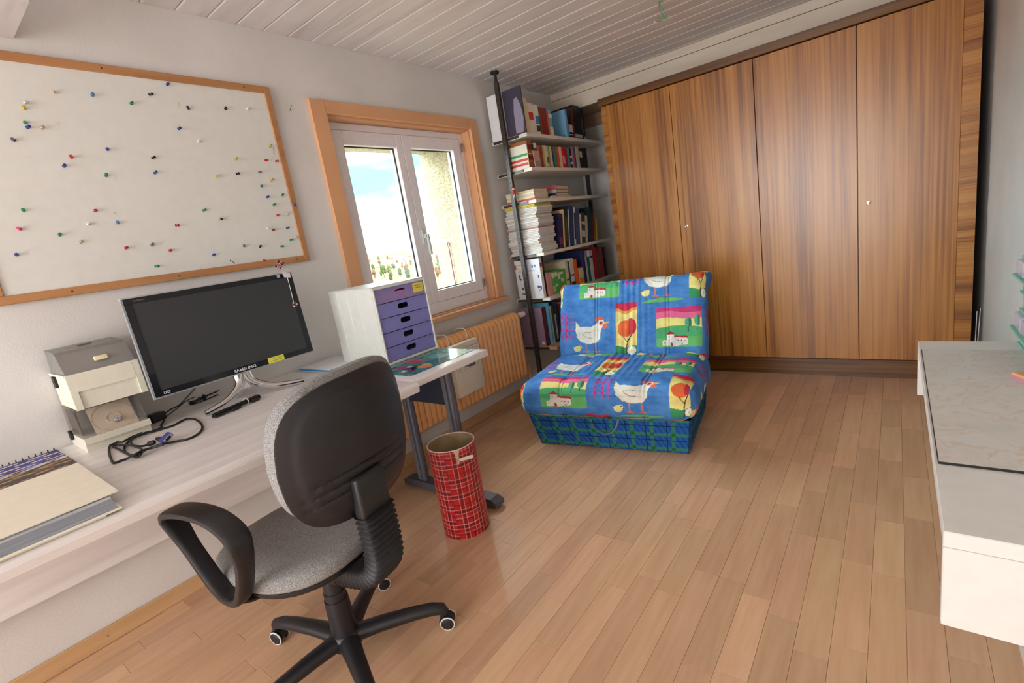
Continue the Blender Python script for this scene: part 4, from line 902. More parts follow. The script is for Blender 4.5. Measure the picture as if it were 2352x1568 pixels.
b = MB(); b.lathe([(.001, 0), (.018, 0), (.022, .006), (.022, .034), (.001, .034)], 10, Matrix.Translation((.165, .010, .330))); b.build('tilt_knob', M_PLA, CH)
for s_ in (-1, 1):
    # closed-loop armrest, built as a ribbon swept round a rounded triangle
    lp = smooth_path([(-.262, .258, .640), (-.230, .262, .668), (-.120, .262, .686), (-.010, .262, .682), (.062, .262, .650), (.075, .262, .600), (.048, .260, .520), (-.005, .258, .440), (-.060, .256, .424), (-.115, .256, .446), (-.180, .258, .530), (-.262, .258, .640)], 6)[:-1]
    lp = [Vector((p.x, p.y * s_, p.z)) for p in lp]; n_ = len(lp); rr = []
    for k, p in enumerate(lp):
        top = max(0, min(1, (p.z - .56) / .08)); rr.append((.0125, .024 + .009 * top))
    b = MB(); cen = Vector((-.08, lp[0].y, .57)); R = []
    for k, p in enumerate(lp):
        rad_ = (p - cen); rad_.y = 0; t_ = lp[(k + 1) % n_] - lp[k - 1]; t_.y = 0; t_.normalize(); nn = Vector((t_.z, 0, -t_.x));
        if nn.dot(rad_) < 0: nn = -nn
        ring = []
        for q_ in range(16):
            a = 2 * PI * q_ / 16; c, s2_ = math.cos(a), math.sin(a); e = .6
            ring.append(p + nn * math.copysign(abs(c) ** e, c) * rr[k][0] + Vector((0, 1, 0)) * math.copysign(abs(s2_) ** e, s2_) * rr[k][1])
        R.append(ring)
    b.rings(R, close=True); arm = b.build('armrest', M_PLA, CH, smooth=True)
    b = MB(); b.tube(smooth_path([(-.050, s_ * .262, .428), (-.045, s_ * .225, .405), (-.04, s_ * .15, .392), (-.03, s_ * .06, .388)], 4), [(.010, .030)] * 13, 10, up=(0, 0, 1)); b.build('arm_bracket', M_PLA, CH, smooth=True)
# ================================================================ tartan waste bin
BX, BY, BR, BH = .820, 1.383, .106, .425
bn = empty('waste_bin', (BX, BY, 0), 0, 'tall red tartan cardboard waste bin with a white carry strap', 'waste bin')
def tartan(u, z):
    """u: arc length, z: height (metres)"""
    n = len(u); C_ = np.tile(np.array((186, 26, 30.)), (n, 1)); per = .072
    def bandm(t, c, w_): return np.abs(((t - c + per / 2) % per) - per / 2) < w_
    dk = np.array((74, 20, 26.)); wh = np.array((222, 190, 182.))
    for t in (u, z * 1.0):
        for c, w_ in ((.012, .0055), (.046, .0028)):
            mk = bandm(t, c, w_); C_[mk] = C_[mk] * .5 + dk * .5
    for t in (u, z):
        for c, w_ in ((.002, .0010), (.022, .0010), (.054, .0007)):
            mk = bandm(t, c, w_); C_[mk] = C_[mk] * .25 + wh * .75
    return C_
nth, nz_ = 330, 220
me = bpy.data.meshes.new('bin_wall'); th = np.arange(nth) * 2 * PI / nth; zz = np.linspace(.002, BH, nz_ + 1)
TH, ZZ = np.meshgrid(th, zz, indexing='ij'); V = np.stack([BR * np.cos(TH).ravel(), BR * np.sin(TH).ravel(), ZZ.ravel()], 1)
idx = lambda i_, j: (i_ % nth) * (nz_ + 1) + j
me.from_pydata(V.tolist(), [], [(idx(i_, j), idx(i_ + 1, j), idx(i_ + 1, j + 1), idx(i_, j + 1)) for i_ in range(nth) for j in range(nz_)])
seam = np.where(TH.ravel() > 5.15, .018, 0.0) - np.where(TH.ravel() > 5.15, 0, 0)
set_print(me, tartan(TH.ravel() * BR, ZZ.ravel() + seam)); me.materials.append(attr_mat('tartan_paper', .35, spec=.5)); me.polygons.foreach_set('use_smooth', [True] * len(me.polygons)); link('outer_wall', me, bn)
b = MB(); ri = BR - .003; b.rings([[(r_ * math.cos(2 * PI * k / 48), r_ * math.sin(2 * PI * k / 48), z_) for k in range(48)] for r_, z_ in ((BR - .0003, .001), (ri, .012), (ri, .20), (ri, BH), (BR - .0003, BH))], cap=False)
b.bm.faces.new([b.bm.verts.new((ri * math.cos(2 * PI * k / 48), ri * math.sin(2 * PI * k / 48), .012)) for k in range(48)])
b.build('inner_wall', noise_mat('bare_cardboard', [(.3, lin(150, 128, 92)), (.7, lin(184, 160, 120))], nscale=18, rough=.9), bn, smooth=True)
b = MB(); b.tube([((BR - .0012) * math.cos(2 * PI * k / 48), (BR - .0012) * math.sin(2 * PI * k / 48), BH) for k in range(48)], .0026, 6, close=True); b.build('rim', plain(226, 206, 200, .5), bn, smooth=True)
a0 = math.radians(-35)
def pc(a, r_, z_): return Vector((r_ * math.cos(a), r_ * math.sin(a), z_))
b = MB(); b.rings([[pc(a0, BR + o, .385), pc(a0 + .05, BR + o, .372), pc(a0 + .55, BR + .022 + o, .372), pc(a0 + .56, BR + .022 + o, .388)] for o in (.001, .003)]); b.build('carry_strap', plain(226, 218, 208, .4), bn)
b = MB(); b.rings([[pc(a0 + da, BR + o, z_) for da, z_ in ((-.10, BH), (.16, BH), (.10, .400), (.06, .360), (-.01, .360), (-.02, .395))] for o in (.0006, .0014)]); b.build('strap_patch', plain(206, 180, 150, .7), bn)
b = MB(); b.lathe([(.0005, 0), (.005, 0), (.004, .003), (.0005, .003)], 12, Matrix.Translation(pc(a0 + .04, BR + .003, .380)) @ Matrix.Rotation(a0 + .04, 4, 'Z') @ Matrix.Rotation(PI / 2, 4, 'Y')); b.build('rivet', M_STEEL, bn, smooth=True)
# ================================================================ armchair bed (printed fabric)
# fabric tile: 1.0 m wide, 0.70 m high, painted with simple shapes
TWd, THt, RES = 1.0, .70, 500
NX_, NY_ = int(TWd * RES), int(THt * RES)
SX, SY = np.meshgrid((np.arange(NX_) + .5) / RES, (np.arange(NY_) + .5) / RES, indexing='ij')
rs = np.random.RandomState(2)
def smooth_noise(nx_, ny_, cells, r):
    g_ = r.rand(cells, cells); xi = np.linspace(0, cells, nx_, endpoint=False); yi = np.linspace(0, cells, ny_, endpoint=False)
    x0 = xi.astype(int); y0 = yi.astype(int); fx = (xi - x0)[:, None]; fy = (yi - y0)[None, :]; fx = fx * fx * (3 - 2 * fx); fy = fy * fy * (3 - 2 * fy)
    x1 = (x0 + 1) % cells; y1 = (y0 + 1) % cells
    return g_[np.ix_(x0, y0)] * (1 - fx) * (1 - fy) + g_[np.ix_(x1, y0)] * fx * (1 - fy) + g_[np.ix_(x0, y1)] * (1 - fx) * fy + g_[np.ix_(x1, y1)] * fx * fy
mott = .5 * smooth_noise(NX_, NY_, 14, rs) + .3 * smooth_noise(NX_, NY_, 40, rs) + .2 * smooth_noise(NX_, NY_, 110, rs)
TILE = np.array((48, 104, 178.))[None, None, :] * (1 - mott[..., None]) + np.array((98, 160, 222.))[None, None, :] * mott[..., None]
def P_in(poly, X, Y):
    ins = np.zeros(X.shape, bool); n = len(poly)
    for k in range(n):
        xa, ya = poly[k]; xb, yb = poly[(k + 1) % n]
        if ya == yb: continue
        c_ = ((ya > Y) != (yb > Y)) & (X < (xb - xa) * (Y - ya) / (yb - ya) + xa); ins ^= c_
    return ins
class Brush:
    def __init__(s, ox, oy): s.ox, s.oy = ox, oy
    def _xy(s):
        X = (SX - s.ox + .03) % TWd - .03; Y = (SY - s.oy + .1) % THt - .1; return X, Y
    def fill(s, mask, col, soft=.12):
        v = (1 - soft) + 2 * soft * mott[mask][:, None]; TILE[mask] = np.array(col, float) * v
    def poly(s, pts, col): X, Y = s._xy(); s.fill(P_in(pts, X, Y), col)
    def ell(s, cx, cy, rx, ry, col, clip=None):
        X, Y = s._xy(); m_ = ((X - cx) / rx) ** 2 + ((Y - cy) / ry) ** 2 < 1
        if clip is not None: m_ &= clip(X, Y)
        s.fill(m_, col)
    def line(s, pts, w_, col):
        X, Y = s._xy(); m_ = np.zeros(X.shape, bool)
        for (xa, ya), (xb, yb) in zip(pts[:-1], pts[1:]):
            dx, dy = xb - xa, yb - ya; L2 = dx * dx + dy * dy + 1e-12; t_ = np.clip(((X - xa) * dx + (Y - ya) * dy) / L2, 0, 1)
            m_ |= (X - xa - t_ * dx) ** 2 + (Y - ya - t_ * dy) ** 2 < (w_ / 2) ** 2
        s.fill(m_, col)
    def rrect(s, x0, x1, y0, y1, r_, fn):
        X, Y = s._xy(); qx = np.clip(X, x0 + r_, x1 - r_); qy = np.clip(Y, y0 + r_, y1 - r_); m_ = (X - qx) ** 2 + (Y - qy) ** 2 < r_ * r_
        TILE[m_] = fn(X[m_], Y[m_], mott[m_])
def motif_row(ox, oy):
    b = Brush(ox, oy)
    # trellis of pink strokes
    for x in (.012, .052, .085): b.line([(x, .115), (x, .300)], .008, (206, 70, 160))
    for y in (.14, .185, .235, .275): b.line([(-.005, y), (.105, y)], .007, (206, 70, 160))
    for x in (.012, .052):
        for y in (.14, .185, .235, .275): b.ell(x, y, .0075, .0075, (196, 40, 110))
    # green leaf under the hen
    b.poly([(.10, -.012), (.15, .006), (.22, .016), (.30, .014), (.37, .002), (.38, -.004), (.30, -.010), (.2, -.010)], (110, 190, 104))
    # hen
    W1 = (232, 232, 218)
    b.line([(.196, .085), (.200, .030)], .008, (222, 130, 110)); b.line([(.262, .090), (.266, .030)], .008, (222, 130, 110))
    for fx in (.200, .266): b.line([(fx - .022, .028), (fx, .034), (fx + .024, .028)], .006, (222, 120, 100)); b.line([(fx, .034), (fx + .01, .022)], .006, (222, 120, 100))
    b.poly([(.118, .243), (.150, .205), (.235, .200), (.262, .218), (.285, .236), (.310, .238), (.322, .222), (.312, .196), (.300, .170), (.296, .120), (.272, .090), (.210, .084), (.160, .098), (.128, .135), (.116, .180)], W1)
    b.ell(.302, .222, .026, .024, W1)
    b.line([(.170, .155), (.20, .166), (.235, .160)], .0035, (120, 120, 116)); b.line([(.170, .150), (.20, .128), (.24, .122)], .0035, (120, 120, 116)); b.line([(.120, .235), (.117, .18), (.130, .14)], .003, (130, 128, 120))
    for cx, cy in ((.270, .250), (.288, .258), (.306, .254)): b.ell(cx, cy, .012, .012, (226, 96, 70))
    b.poly([(.322, .232), (.366, .226), (.322, .216)], (240, 176, 110)); b.ell(.302, .224, .015, .014, (224, 110, 90)); b.ell(.303, .225, .006, .006, (110, 40, 30)); b.ell(.328, .200, .016, .017, (230, 110, 80))
    # chick
    b.ell(.135, .052, .026, .020, (238, 226, 150)); b.ell(.150, .064, .014, .013, (238, 226, 150)); b.poly([(.102, .064), (.125, .060), (.118, .046)], (238, 226, 150)); b.poly([(.163, .064), (.174, .062), (.163, .058)], (230, 160, 90)); b.ell(.153, .066, .003, .003, (60, 40, 30))
    # tall tree panel
    def panel(X, Y, m_):
        C_ = np.empty((len(X), 3)); v = (.9 + .2 * m_)[:, None]; e = .012 * np.sin(X * 50)
        C_[:] = (240, 226, 140); C_[Y > .285 + e] = (240, 160, 70); C_[Y > .305 + e] = (206, 50, 90); C_[Y < .06 + e * .5] = (60, 150, 96); return C_ * v
    b.rrect(.408, .546, .004, .352, .010, panel)
    b.line([(.478, .004), (.480, .06), (.49, .10), (.512, .135)], .007, (70, 56, 50)); b.line([(.482, .09), (.456, .125)], .005, (80, 60, 50))
    b.ell(.470, .178, .052, .056, (228, 110, 60)); b.ell(.505, .190, .040, .054, (206, 60, 70), lambda X, Y: X > .492)
    for k in range(8): a = k * PI / 4; b.ell(.512 + .020 * math.cos(a), .032 + .020 * math.sin(a), .0105, .0105, (240, 240, 232))
    b.ell(.512, .032, .010, .010, (240, 216, 110))
    # landscape panel with white house
    def land(X, Y, m_):
        C_ = np.empty((len(X), 3)); v = (.92 + .16 * m_)[:, None]; e = .008 * np.sin((X - .67) * 22)
        C_[:] = (240, 228, 140); C_[Y > .228 + e] = (232, 110, 150); C_[Y > .268 + e] = (206, 60, 120); C_[Y < .165 + .018 * np.sin((X - .67) * 11)] = (84, 176, 116); C_[Y < .10 + .05 * (X - .67)] = (110, 190, 110); return C_ * v
    b.rrect(.672, .958, .046, .300, .016, land)
    for cx, cy, rx, ry in ((.868, .200, .020, .030), (.922, .210, .019, .033)):
        b.line([(cx, cy - ry - .03), (cx, cy)], .003, (70, 80, 60)); b.ell(cx, cy, rx, ry, (90, 180, 140)); b.ell(cx + rx * .3, cy, rx * .7, ry, (56, 120, 100), lambda X, Y, c_=cx: X > c_ + .004)
    H_ = (238, 232, 220)
    b.poly([(.712, .056), (.712, .088), (.738, .094), (.738, .130), (.782, .130), (.782, .108), (.864, .104), (.864, .062), (.800, .054)], H_)
    b.poly([(.732, .128), (.760, .150), (.790, .128)], (176, 44, 60)); b.poly([(.782, .108), (.790, .120), (.866, .114), (.868, .102)], (186, 50, 60)); b.ell(.766, .062, .009, .012, (190, 60, 90))
    for x, y in ((.806, .086), (.826, .086), (.846, .084), (.752, .112), (.726, .074), (.830, .066)): b.ell(x, y, .0035, .0045, (90, 50, 60))
motif_row(0, 0); motif_row(.47, .35)
def fabric(s_, t_):
    i_ = ((s_ % TWd) * RES).astype(int) % NX_; j = ((t_ % THt) * RES).astype(int) % NY_; return TILE[i_, j]
M_FABRIC = attr_mat('printed_velour', .75, bump=.12, bscale=260, spec=.25)
def rbox_grid(name, lo, hi, r_, step, shade, disp, parent, M=None, m_=M_FABRIC):
    """rounded box built of dense face grids; shade(P,face)->print colours; disp(P,N)->offset along normal"""
    lo = np.array(lo, float); hi = np.array(hi, float); Vs = []; Fs = []; Cs = []; base = 0
    for ax in range(3):
        for sd in (0, 1):
            u_, v_ = [k for k in range(3) if k != ax]
            nu = max(2, int((hi[u_] - lo[u_]) / step)); nv = max(2, int((hi[v_] - lo[v_]) / step))
            if ax == 2 and sd == 0: nu = nv = 12
            gu = np.linspace(lo[u_], hi[u_], nu + 1); gv = np.linspace(lo[v_], hi[v_], nv + 1); A, B = np.meshgrid(gu, gv, indexing='ij')
            P = np.empty(((nu + 1) * (nv + 1), 3)); P[:, u_] = A.ravel(); P[:, v_] = B.ravel(); P[:, ax] = (lo, hi)[sd][ax]
            Q = np.clip(P, lo + r_, hi - r_); D = P - Q; n_ = D / np.maximum(np.linalg.norm(D, axis=1), 1e-9)[:, None]; S = Q + n_ * r_
            C_ = shade(P.copy(), (ax, sd)); S = S + n_ * disp(P, n_)[:, None]
            I = np.arange((nu + 1) * (nv + 1)).reshape(nu + 1, nv + 1) + base
            q_ = np.stack([I[:-1, :-1], I[1:, :-1], I[1:, 1:], I[:-1, 1:]], -1).reshape(-1, 4)
            flip = (ax == 1) ^ (sd == 0)
            if flip: q_ = q_[:, ::-1]
            Vs.append(S); Fs.append(q_); Cs.append(C_); base += len(S)
    V = np.concatenate(Vs); F = np.concatenate(Fs); C_ = np.concatenate(Cs)
    if M is not None: V = (np.array(M.to_3x3()) @ V.T).T + np.array(M.translation)
    me = bpy.data.meshes.new(name); me.vertices.add(len(V)); me.vertices.foreach_set('co', V.astype(np.float32).ravel())
    me.loops.add(F.size); me.loops.foreach_set('vertex_index', F.astype(np.int32).ravel()); me.polygons.add(len(F)); me.polygons.foreach_set('loop_start', np.arange(0, F.size, 4, dtype=np.int32))
    me.update(calc_edges=True); me.validate(); me.polygons.foreach_set('use_smooth', [True] * len(me.polygons))
    set_print(me, C_); me.materials.append(m_)
    bm = bmesh.new(); bm.from_mesh(me); bmesh.ops.remove_doubles(bm, verts=bm.verts, dist=.0004); bm.to_mesh(me); bm.free()
    return link(name, me, parent)
sf = empty('armchair_bed', (1.092, 2.3215, 0), math.radians(8.92), 'low blue armchair bed printed with hens, houses and trees', 'armchair')
def seams(s_, amp): return -amp * (np.exp(-((s_ - .262) / .006) ** 2) + np.exp(-((s_ - .282) / .006) ** 2) + np.exp(-((s_ - .735) / .006) ** 2) + np.exp(-((s_ - .755) / .006) ** 2))
UL, UR = -.525, .498
def seat_shade(P, face):
    s_ = P[:, 0] - UL - .02; d = .53 - P[:, 1]
    if face == (1, 0): d = .53 + .07 + (.405 - P[:, 2])
    if face[0] == 0: s_ = s_ + (1 if face[1] else -1) * (.405 - P[:, 2])
    return fabric(s_, .43 - d)
def seat_disp(P, n_):
    s_ = P[:, 0] - UL - .02; e = np.clip(np.minimum(P[:, 0] - UL, UR - P[:, 0]) / .2, 0, 1)
    return seams(s_, .006) + .010 * (1 - np.abs(((s_ - .02) % .245) / .1225 - 1) ** 2) * e * (n_[:, 2] > .3) + .0025 * np.sin(P[:, 1] * 40 + s_ * 9) * np.sin(s_ * 55) + .004 * np.exp(-((s_ - .5) / .16) ** 2) * np.sin(s_ * 150) * (n_[:, 2] > -.2) * np.clip((P[:, 1] + .1) * 3, 0, 1)
rbox_grid('seat_cushion', (UL, -.072, .190), (UR, .60, .408), .085, .0032, seat_shade, seat_disp, sf)
lean = math.radians(21)
MBK = Matrix.Translation((-.012, .535, .345)) @ Matrix.Rotation(-lean, 4, 'X')
BWd = .492
def back_shade(P, face):
    s_ = P[:, 0] + BWd - .015; t_ = P[:, 2] - .055
    if face == (2, 1): t_ = P[:, 2] - .055 + P[:, 1]
    if face[0] == 0: s_ = s_ + (1 if face[1] else -1) * P[:, 1]
    return fabric(s_, t_)
def back_disp(P, n_):
    s_ = P[:, 0] + BWd - .015
    ear = .050 * np.exp(-(((np.abs(P[:, 0]) - BWd) / .055) ** 2 + ((P[:, 1] - .15) / .09) ** 2 + ((P[:, 2] - .575) / .06) ** 2))
    return seams(s_, .006) + ear + .0025 * np.sin(P[:, 2] * 30 + s_ * 12) * np.sin(s_ * 50) + .003 * np.sin(s_ * 160) * np.exp(-((s_ - .5) / .13) ** 2) * (n_[:, 1] < -.5)
rbox_grid('back_cushion', (-BWd, 0, 0), (BWd, .185, .575), .060, .0032, back_shade, back_disp, sf, MBK)
def plaid(a, z):
    n = len(a); C_ = np.tile(np.array((36, 84, 148.)), (n, 1)); C_ *= (.85 + .3 * np.abs(np.sin(a * 97 + z * 61)))[:, None]; per = .117
    g1 = np.array((70, 140, 84.))
    ma = np.abs((a % per) - .045) < .011; mz = np.abs(((z + .02) % .088) - .040) < .0095
    C_[ma] = C_[ma] * .35 + g1 * .65; C_[mz] = C_[mz] * .35 + g1 * .65; C_[ma & mz] = (34, 104, 60)
    C_[np.abs((a % per) - .010) < .0022] = (20, 32, 62); C_[np.abs(((z + .02) % .088) - .006) < .0020] = (20, 32, 62)
    return C_
def wall_grid(name, p0, p1, q0, q1, m_, parent):
    """quad between bottom edge p0-p1 and top edge q0-q1 as a dense printed grid"""
    na = int(np.linalg.norm(np.subtract(p1, p0)) / .004); nz_ = 50; p0, p1, q0, q1 = map(np.array, (p0, p1, q0, q1)); V = []; UV = []
    for i_ in range(na + 1):
        f_ = i_ / na; a = p0 + (p1 - p0) * f_; b_ = q0 + (q1 - q0) * f_
        for j in range(nz_ + 1): V.append(a + (b_ - a) * j / nz_); UV.append((f_ * np.linalg.norm(q1 - q0), j / nz_ * .2))
    I = lambda i_, j: i_ * (nz_ + 1) + j
    me = bpy.data.meshes.new(name); me.from_pydata([tuple(v) for v in V], [], [(I(i_, j), I(i_ + 1, j), I(i_ + 1, j + 1), I(i_, j + 1)) for i_ in range(na) for j in range(nz_)])
    UV = np.array(UV); set_print(me, plaid(UV[:, 0], UV[:, 1])); me.materials.append(m_); return link(name, me, parent)
M_PLAID = attr_mat('plaid_cloth', .85, bump=.1, bscale=300, spec=.1)
z0 = .004; zt = .196
BL, BRr, TL, TR = (-.435, 0, z0), (.437, 0, z0), (-.492, -.010, zt), (.458, -.010, zt)
BLb, BRb, TLb, TRb = (-.435, .66, z0), (.437, .66, z0), (-.492, .66, zt), (.458, .66, zt)
wall_grid('base_front', BL, BRr, TL, TR, M_PLAID, sf); wall_grid('base_side', BRr, BRb, TR, TRb, M_PLAID, sf); wall_grid('base_side', BLb, BL, TLb, TL, M_PLAID, sf); wall_grid('base_back', BRb, BLb, TRb, TLb, M_PLAID, sf)
b = MB(); b.box((-.42, .012, .0), (.425, .648, .19)); b.build('base_frame', plain(40, 60, 90, .9), sf)
b = MB(); b.tube(smooth_path([(-.085, -.016, .190), (-.075, -.026, .150), (-.045, -.030, .115), (-.005, -.032, .103), (.035, -.030, .115), (.062, -.026, .150), (.075, -.016, .190)], 5), .008, 8, flat=.18, up=(0, 0, 1)); b.build('pull_strap', mat('clear_strap', lin(150, 180, 200), .15, alpha=.5), sf, smooth=True)
# ================================================================ shelf unit with pole uprights
SY0, SY1, SX0, SX1 = 3.045, 4.20, .030, .345
LV = [1.955, 1.722, 1.500, 1.117, .780, .398]
su = empty('pole_shelf', (.165, 3.6, 0), 0, 'white shelves on two dark perforated floor-to-ceiling poles beside the wardrobe', 'shelf unit')
so = Vector((.165, 3.6, 0))
M_SHELF = plain(226, 220, 208, .45); M_SHELF2 = plain(196, 164, 124, .55); M_POLE = plain(70, 64, 62, .35, .4)
for k, z in enumerate(LV):
    sh = MB().box(Vector((SX0, SY0, z - .024)) - so, Vector((SX1, SY1, z)) - so, .0015, 1).build('shelf', M_SHELF2 if k == 5 else M_SHELF, su)
    for y in (SY0 - .004, 4.176):
        MB().box(Vector((SX0 + .018, y - .006, z - .0205)) - so, Vector((SX1 - .07, y + .0036, z - .004)) - so).build('bracket', M_POLE, sh)
for y in (SY0 - .024, 4.196):
    b = MB(); b.box(Vector((.150, y - .012, .012)) - so, Vector((.184, y + .012, 2.33)) - so, .002, 1); po = b.build('pole', M_POLE, su)
    b = MB(); b.tube([Vector((.167, y, 2.33)) - so, Vector((.167, y, 2.385)) - so], .011, 12); b.lathe([(.0005, 2.384), (.030, 2.384), (.030, 2.398), (.0005, 2.398)], 20, Matrix.Translation(Vector((.167, y, 0)) - so)); b.build('clamp_foot', M_BLACKM, po, smooth=True)
    b = MB(); b.lathe([(.0005, 0), (.026, 0), (.026, .012), (.0005, .012)], 20, Matrix.Translation(Vector((.167, y, 0)) - so)); b.build('floor_pad', M_BLACKM, po, smooth=True)
    hb = MB()
    for q_ in range(60):
        zz = .30 + q_ * .0335; hb.box(Vector((.1845, y - .0030, zz)) - so, Vector((.1848, y + .0030, zz + .006)) - so); hb.box(Vector((.164, y - .0123, zz)) - so, Vector((.170, y - .0120, zz + .006)) - so)
    hb.build('punched_holes', plain(6, 6, 6, .9), po)['kind'] = 'stuff'
fgn = empty('hanging_doll', tuple(Vector(hit(1180, 440, 1, SY0 - .042))), 0, 'tiny red and yellow doll hanging on the front shelf pole', 'doll')
b = MB(); bmesh.ops.create_uvsphere(b.bm, u_segments=12, v_segments=8, radius=.011, matrix=Matrix.Translation((0, 0, .020))); b.build('head', plain(216, 170, 140, .6), fgn, smooth=True)
b = MB(); b.lathe([(.001, .014), (.007, .012), (.013, -.014), (.010, -.020), (.001, -.020)], 12); b.build('body', plain(180, 40, 36, .6), fgn, smooth=True)
b = MB(); b.lathe([(.011, .024), (.012, .028), (.006, .036), (.001, .040)], 12); b.build('cap', plain(90, 50, 30, .6), fgn, smooth=True)
for s_ in (-1, 1):
    b = MB(); b.tube([(0.003 * s_, 0, -.018), (.006 * s_, -.002, -.045)], .0035, 6); b.build('leg', plain(214, 190, 150, .6), fgn)
# ---------------------------------------------------------------- books
M_PAPER = noise_mat('page_edges', [(.3, lin(214, 200, 172)), (.7, lin(232, 222, 200))], scale=(1, 60, 1), nscale=6, rough=.9)
M_PAPERW = noise_mat('white_page_edges', [(.3, lin(206, 202, 196)), (.7, lin(234, 232, 228))], scale=(1, 1, 60), nscale=8, rough=.9)
ORD = ['top', 'second', 'third', 'fourth', 'fifth', 'lowest']
def book(y0, y1, z, h, depth, col, label, grp, xf=.322, lean=0.0, bands=(), rough=.45, title=None):
    """upright book, spine towards the room (+X); origin at its near lower spine edge"""
    th = max(.004, y1 - y0); c = min(.0022, th * .22)
    o = MB(); o.box((-depth, 0, 0), (0, c, h)).box((-depth, th - c, 0), (0, th, h)).box((-.0022, c, 0), (.0016, th - c, h))
    ob = o.build('book', plain(*col, rough), None, (xf, y0, z + .0006 + (th * math.sin(-lean) if lean < 0 else 0))); tag(ob, label, 'book', grp); ob.rotation_euler = (lean, 0, 0)
    MB().box((-depth + .003, c + .0002, .0025), (-.0024, th - c - .0002, h - .003)).build('pages', M_PAPER, ob)
    for (f0, f1, bc) in bands: MB().box((.00165, .0006, h * f0), (.0020, th - .0006, h * f1)).build('spine_band', plain(*bc, .5), ob)
    if title:
        s_, sz, tcol = title
        M = Matrix.Translation((.0022, th * .5 + sz * .33, h * .06)) @ Matrix(((0, 0, 1, 0), (0, -1, 0, 0), (1, 0, 0, 0), (0, 0, 0, 1)))
        text_mesh('spine_title', s_, sz, plain(*tcol, .5), ob, M)
    return ob
def yat(cx, cy, org, sc, x=.322): return hit(org[0] + cx / sc, org[1] + cy / sc, 0, x)
O1, S1 = (1200, 190), 6.815
def row(items, level, org, sc, basey, grp, lean=0.0, ymin=0.0, dx=0.0, xf=.322):
    """items: (x0,x1,ytop,col,look,bands,depth)"""
    z = LV[level]; prev = ymin
    for it in items:
        x0, x1, yt, col, look = it[:5]; x0 += dx; x1 += dx; bands = it[5] if len(it) > 5 else (); depth = it[6] if len(it) > 6 else .20
        bx = basey(x0) if callable(basey) else basey
        ya = max(yat(x0, bx, org, sc, xf)[1], prev + .0008); yb = yat(x1, bx, org, sc, xf)[1]
        if yb - ya < .006: yb = ya + .006
        zt = yat((x0 + x1) / 2, yt, org, sc, xf)[2]
        h = max(.08, min((zt - z) / (math.cos(lean) if lean else 1), .36, (LV[level - 1] - LV[level] - .030) if level else .36)); prev = yb
        book(ya, yb, z, h, depth, col, '%s on the %s shelf' % (look, ORD[level]), grp, xf=xf, lean=lean, bands=bands)
base1 = lambda x: 780 + (x - 60) * .118
row([(-52, 22, 330 - 65, (52, 44, 58), 'mottled dark patterned hardback', ((.1, .2, (150, 140, 150)), (.5, .56, (150, 140, 150))), .24),
     (70, 132, 260, (222, 208, 170), 'cream paperback with plain spine'),
     (136, 205, 330, (232, 216, 200), 'white book with a square red spine label', ((.46, .70, (206, 46, 36)),)),
     (206, 232, 370, (226, 214, 196), 'narrow off-white booklet'),
     (234, 292, 358, (236, 232, 220), 'white paperback with blue and green spine picture', ((.1, .3, (40, 60, 50)), (.35, .62, (70, 130, 190)))),
     (300, 330, 385, (126, 70, 36), 'thin brown leather-look book'),
     (332, 416, 408, (140, 34, 40), 'thick plain dark red hardback'),
     (418, 442, 470, (206, 110, 40), 'narrow orange-brown book'),
     (444, 494, 432, (120, 176, 190), 'teal and white paperback', ((.0, .35, (236, 226, 200)), (.7, .82, (236, 236, 230)))),
     (702, 736, 430, (118, 176, 214), 'large light blue hardback', (), .27),
     (740, 800, 408, (22, 22, 24), 'black book with white script on its spine', ((.1, .13, (230, 230, 230)), (.2, .45, (210, 205, 205)))),
     (803, 830, 410, (120, 30, 34), 'thin dark red book between black ones'),
     (832, 940, 372, (16, 18, 20), 'thickest black hardback', ((.04, .14, (190, 190, 190)),), .26),
     (944, 972, 410, (24, 28, 30), 'narrow black book with pale lettering', ((.2, .7, (70, 76, 80)),)),
     (974, 998, 420, (14, 14, 16), 'slim black book at the end of the row', ((.04, .1, (220, 220, 220)),))], 0, O1, S1, base1, 'books on the top shelf', ymin=3.074)
for o in bpy.data.objects:
    if o.get('label', '').startswith('large light blue'): 
        text_mesh('cover_label', 'TOM', .02, plain(40, 44, 50, .5), o, Matrix.Translation((-.06, -.0004, .01)) @ Matrix.Rotation(PI / 2, 4, 'X'))
base2 = lambda x: 1305 + x * .028
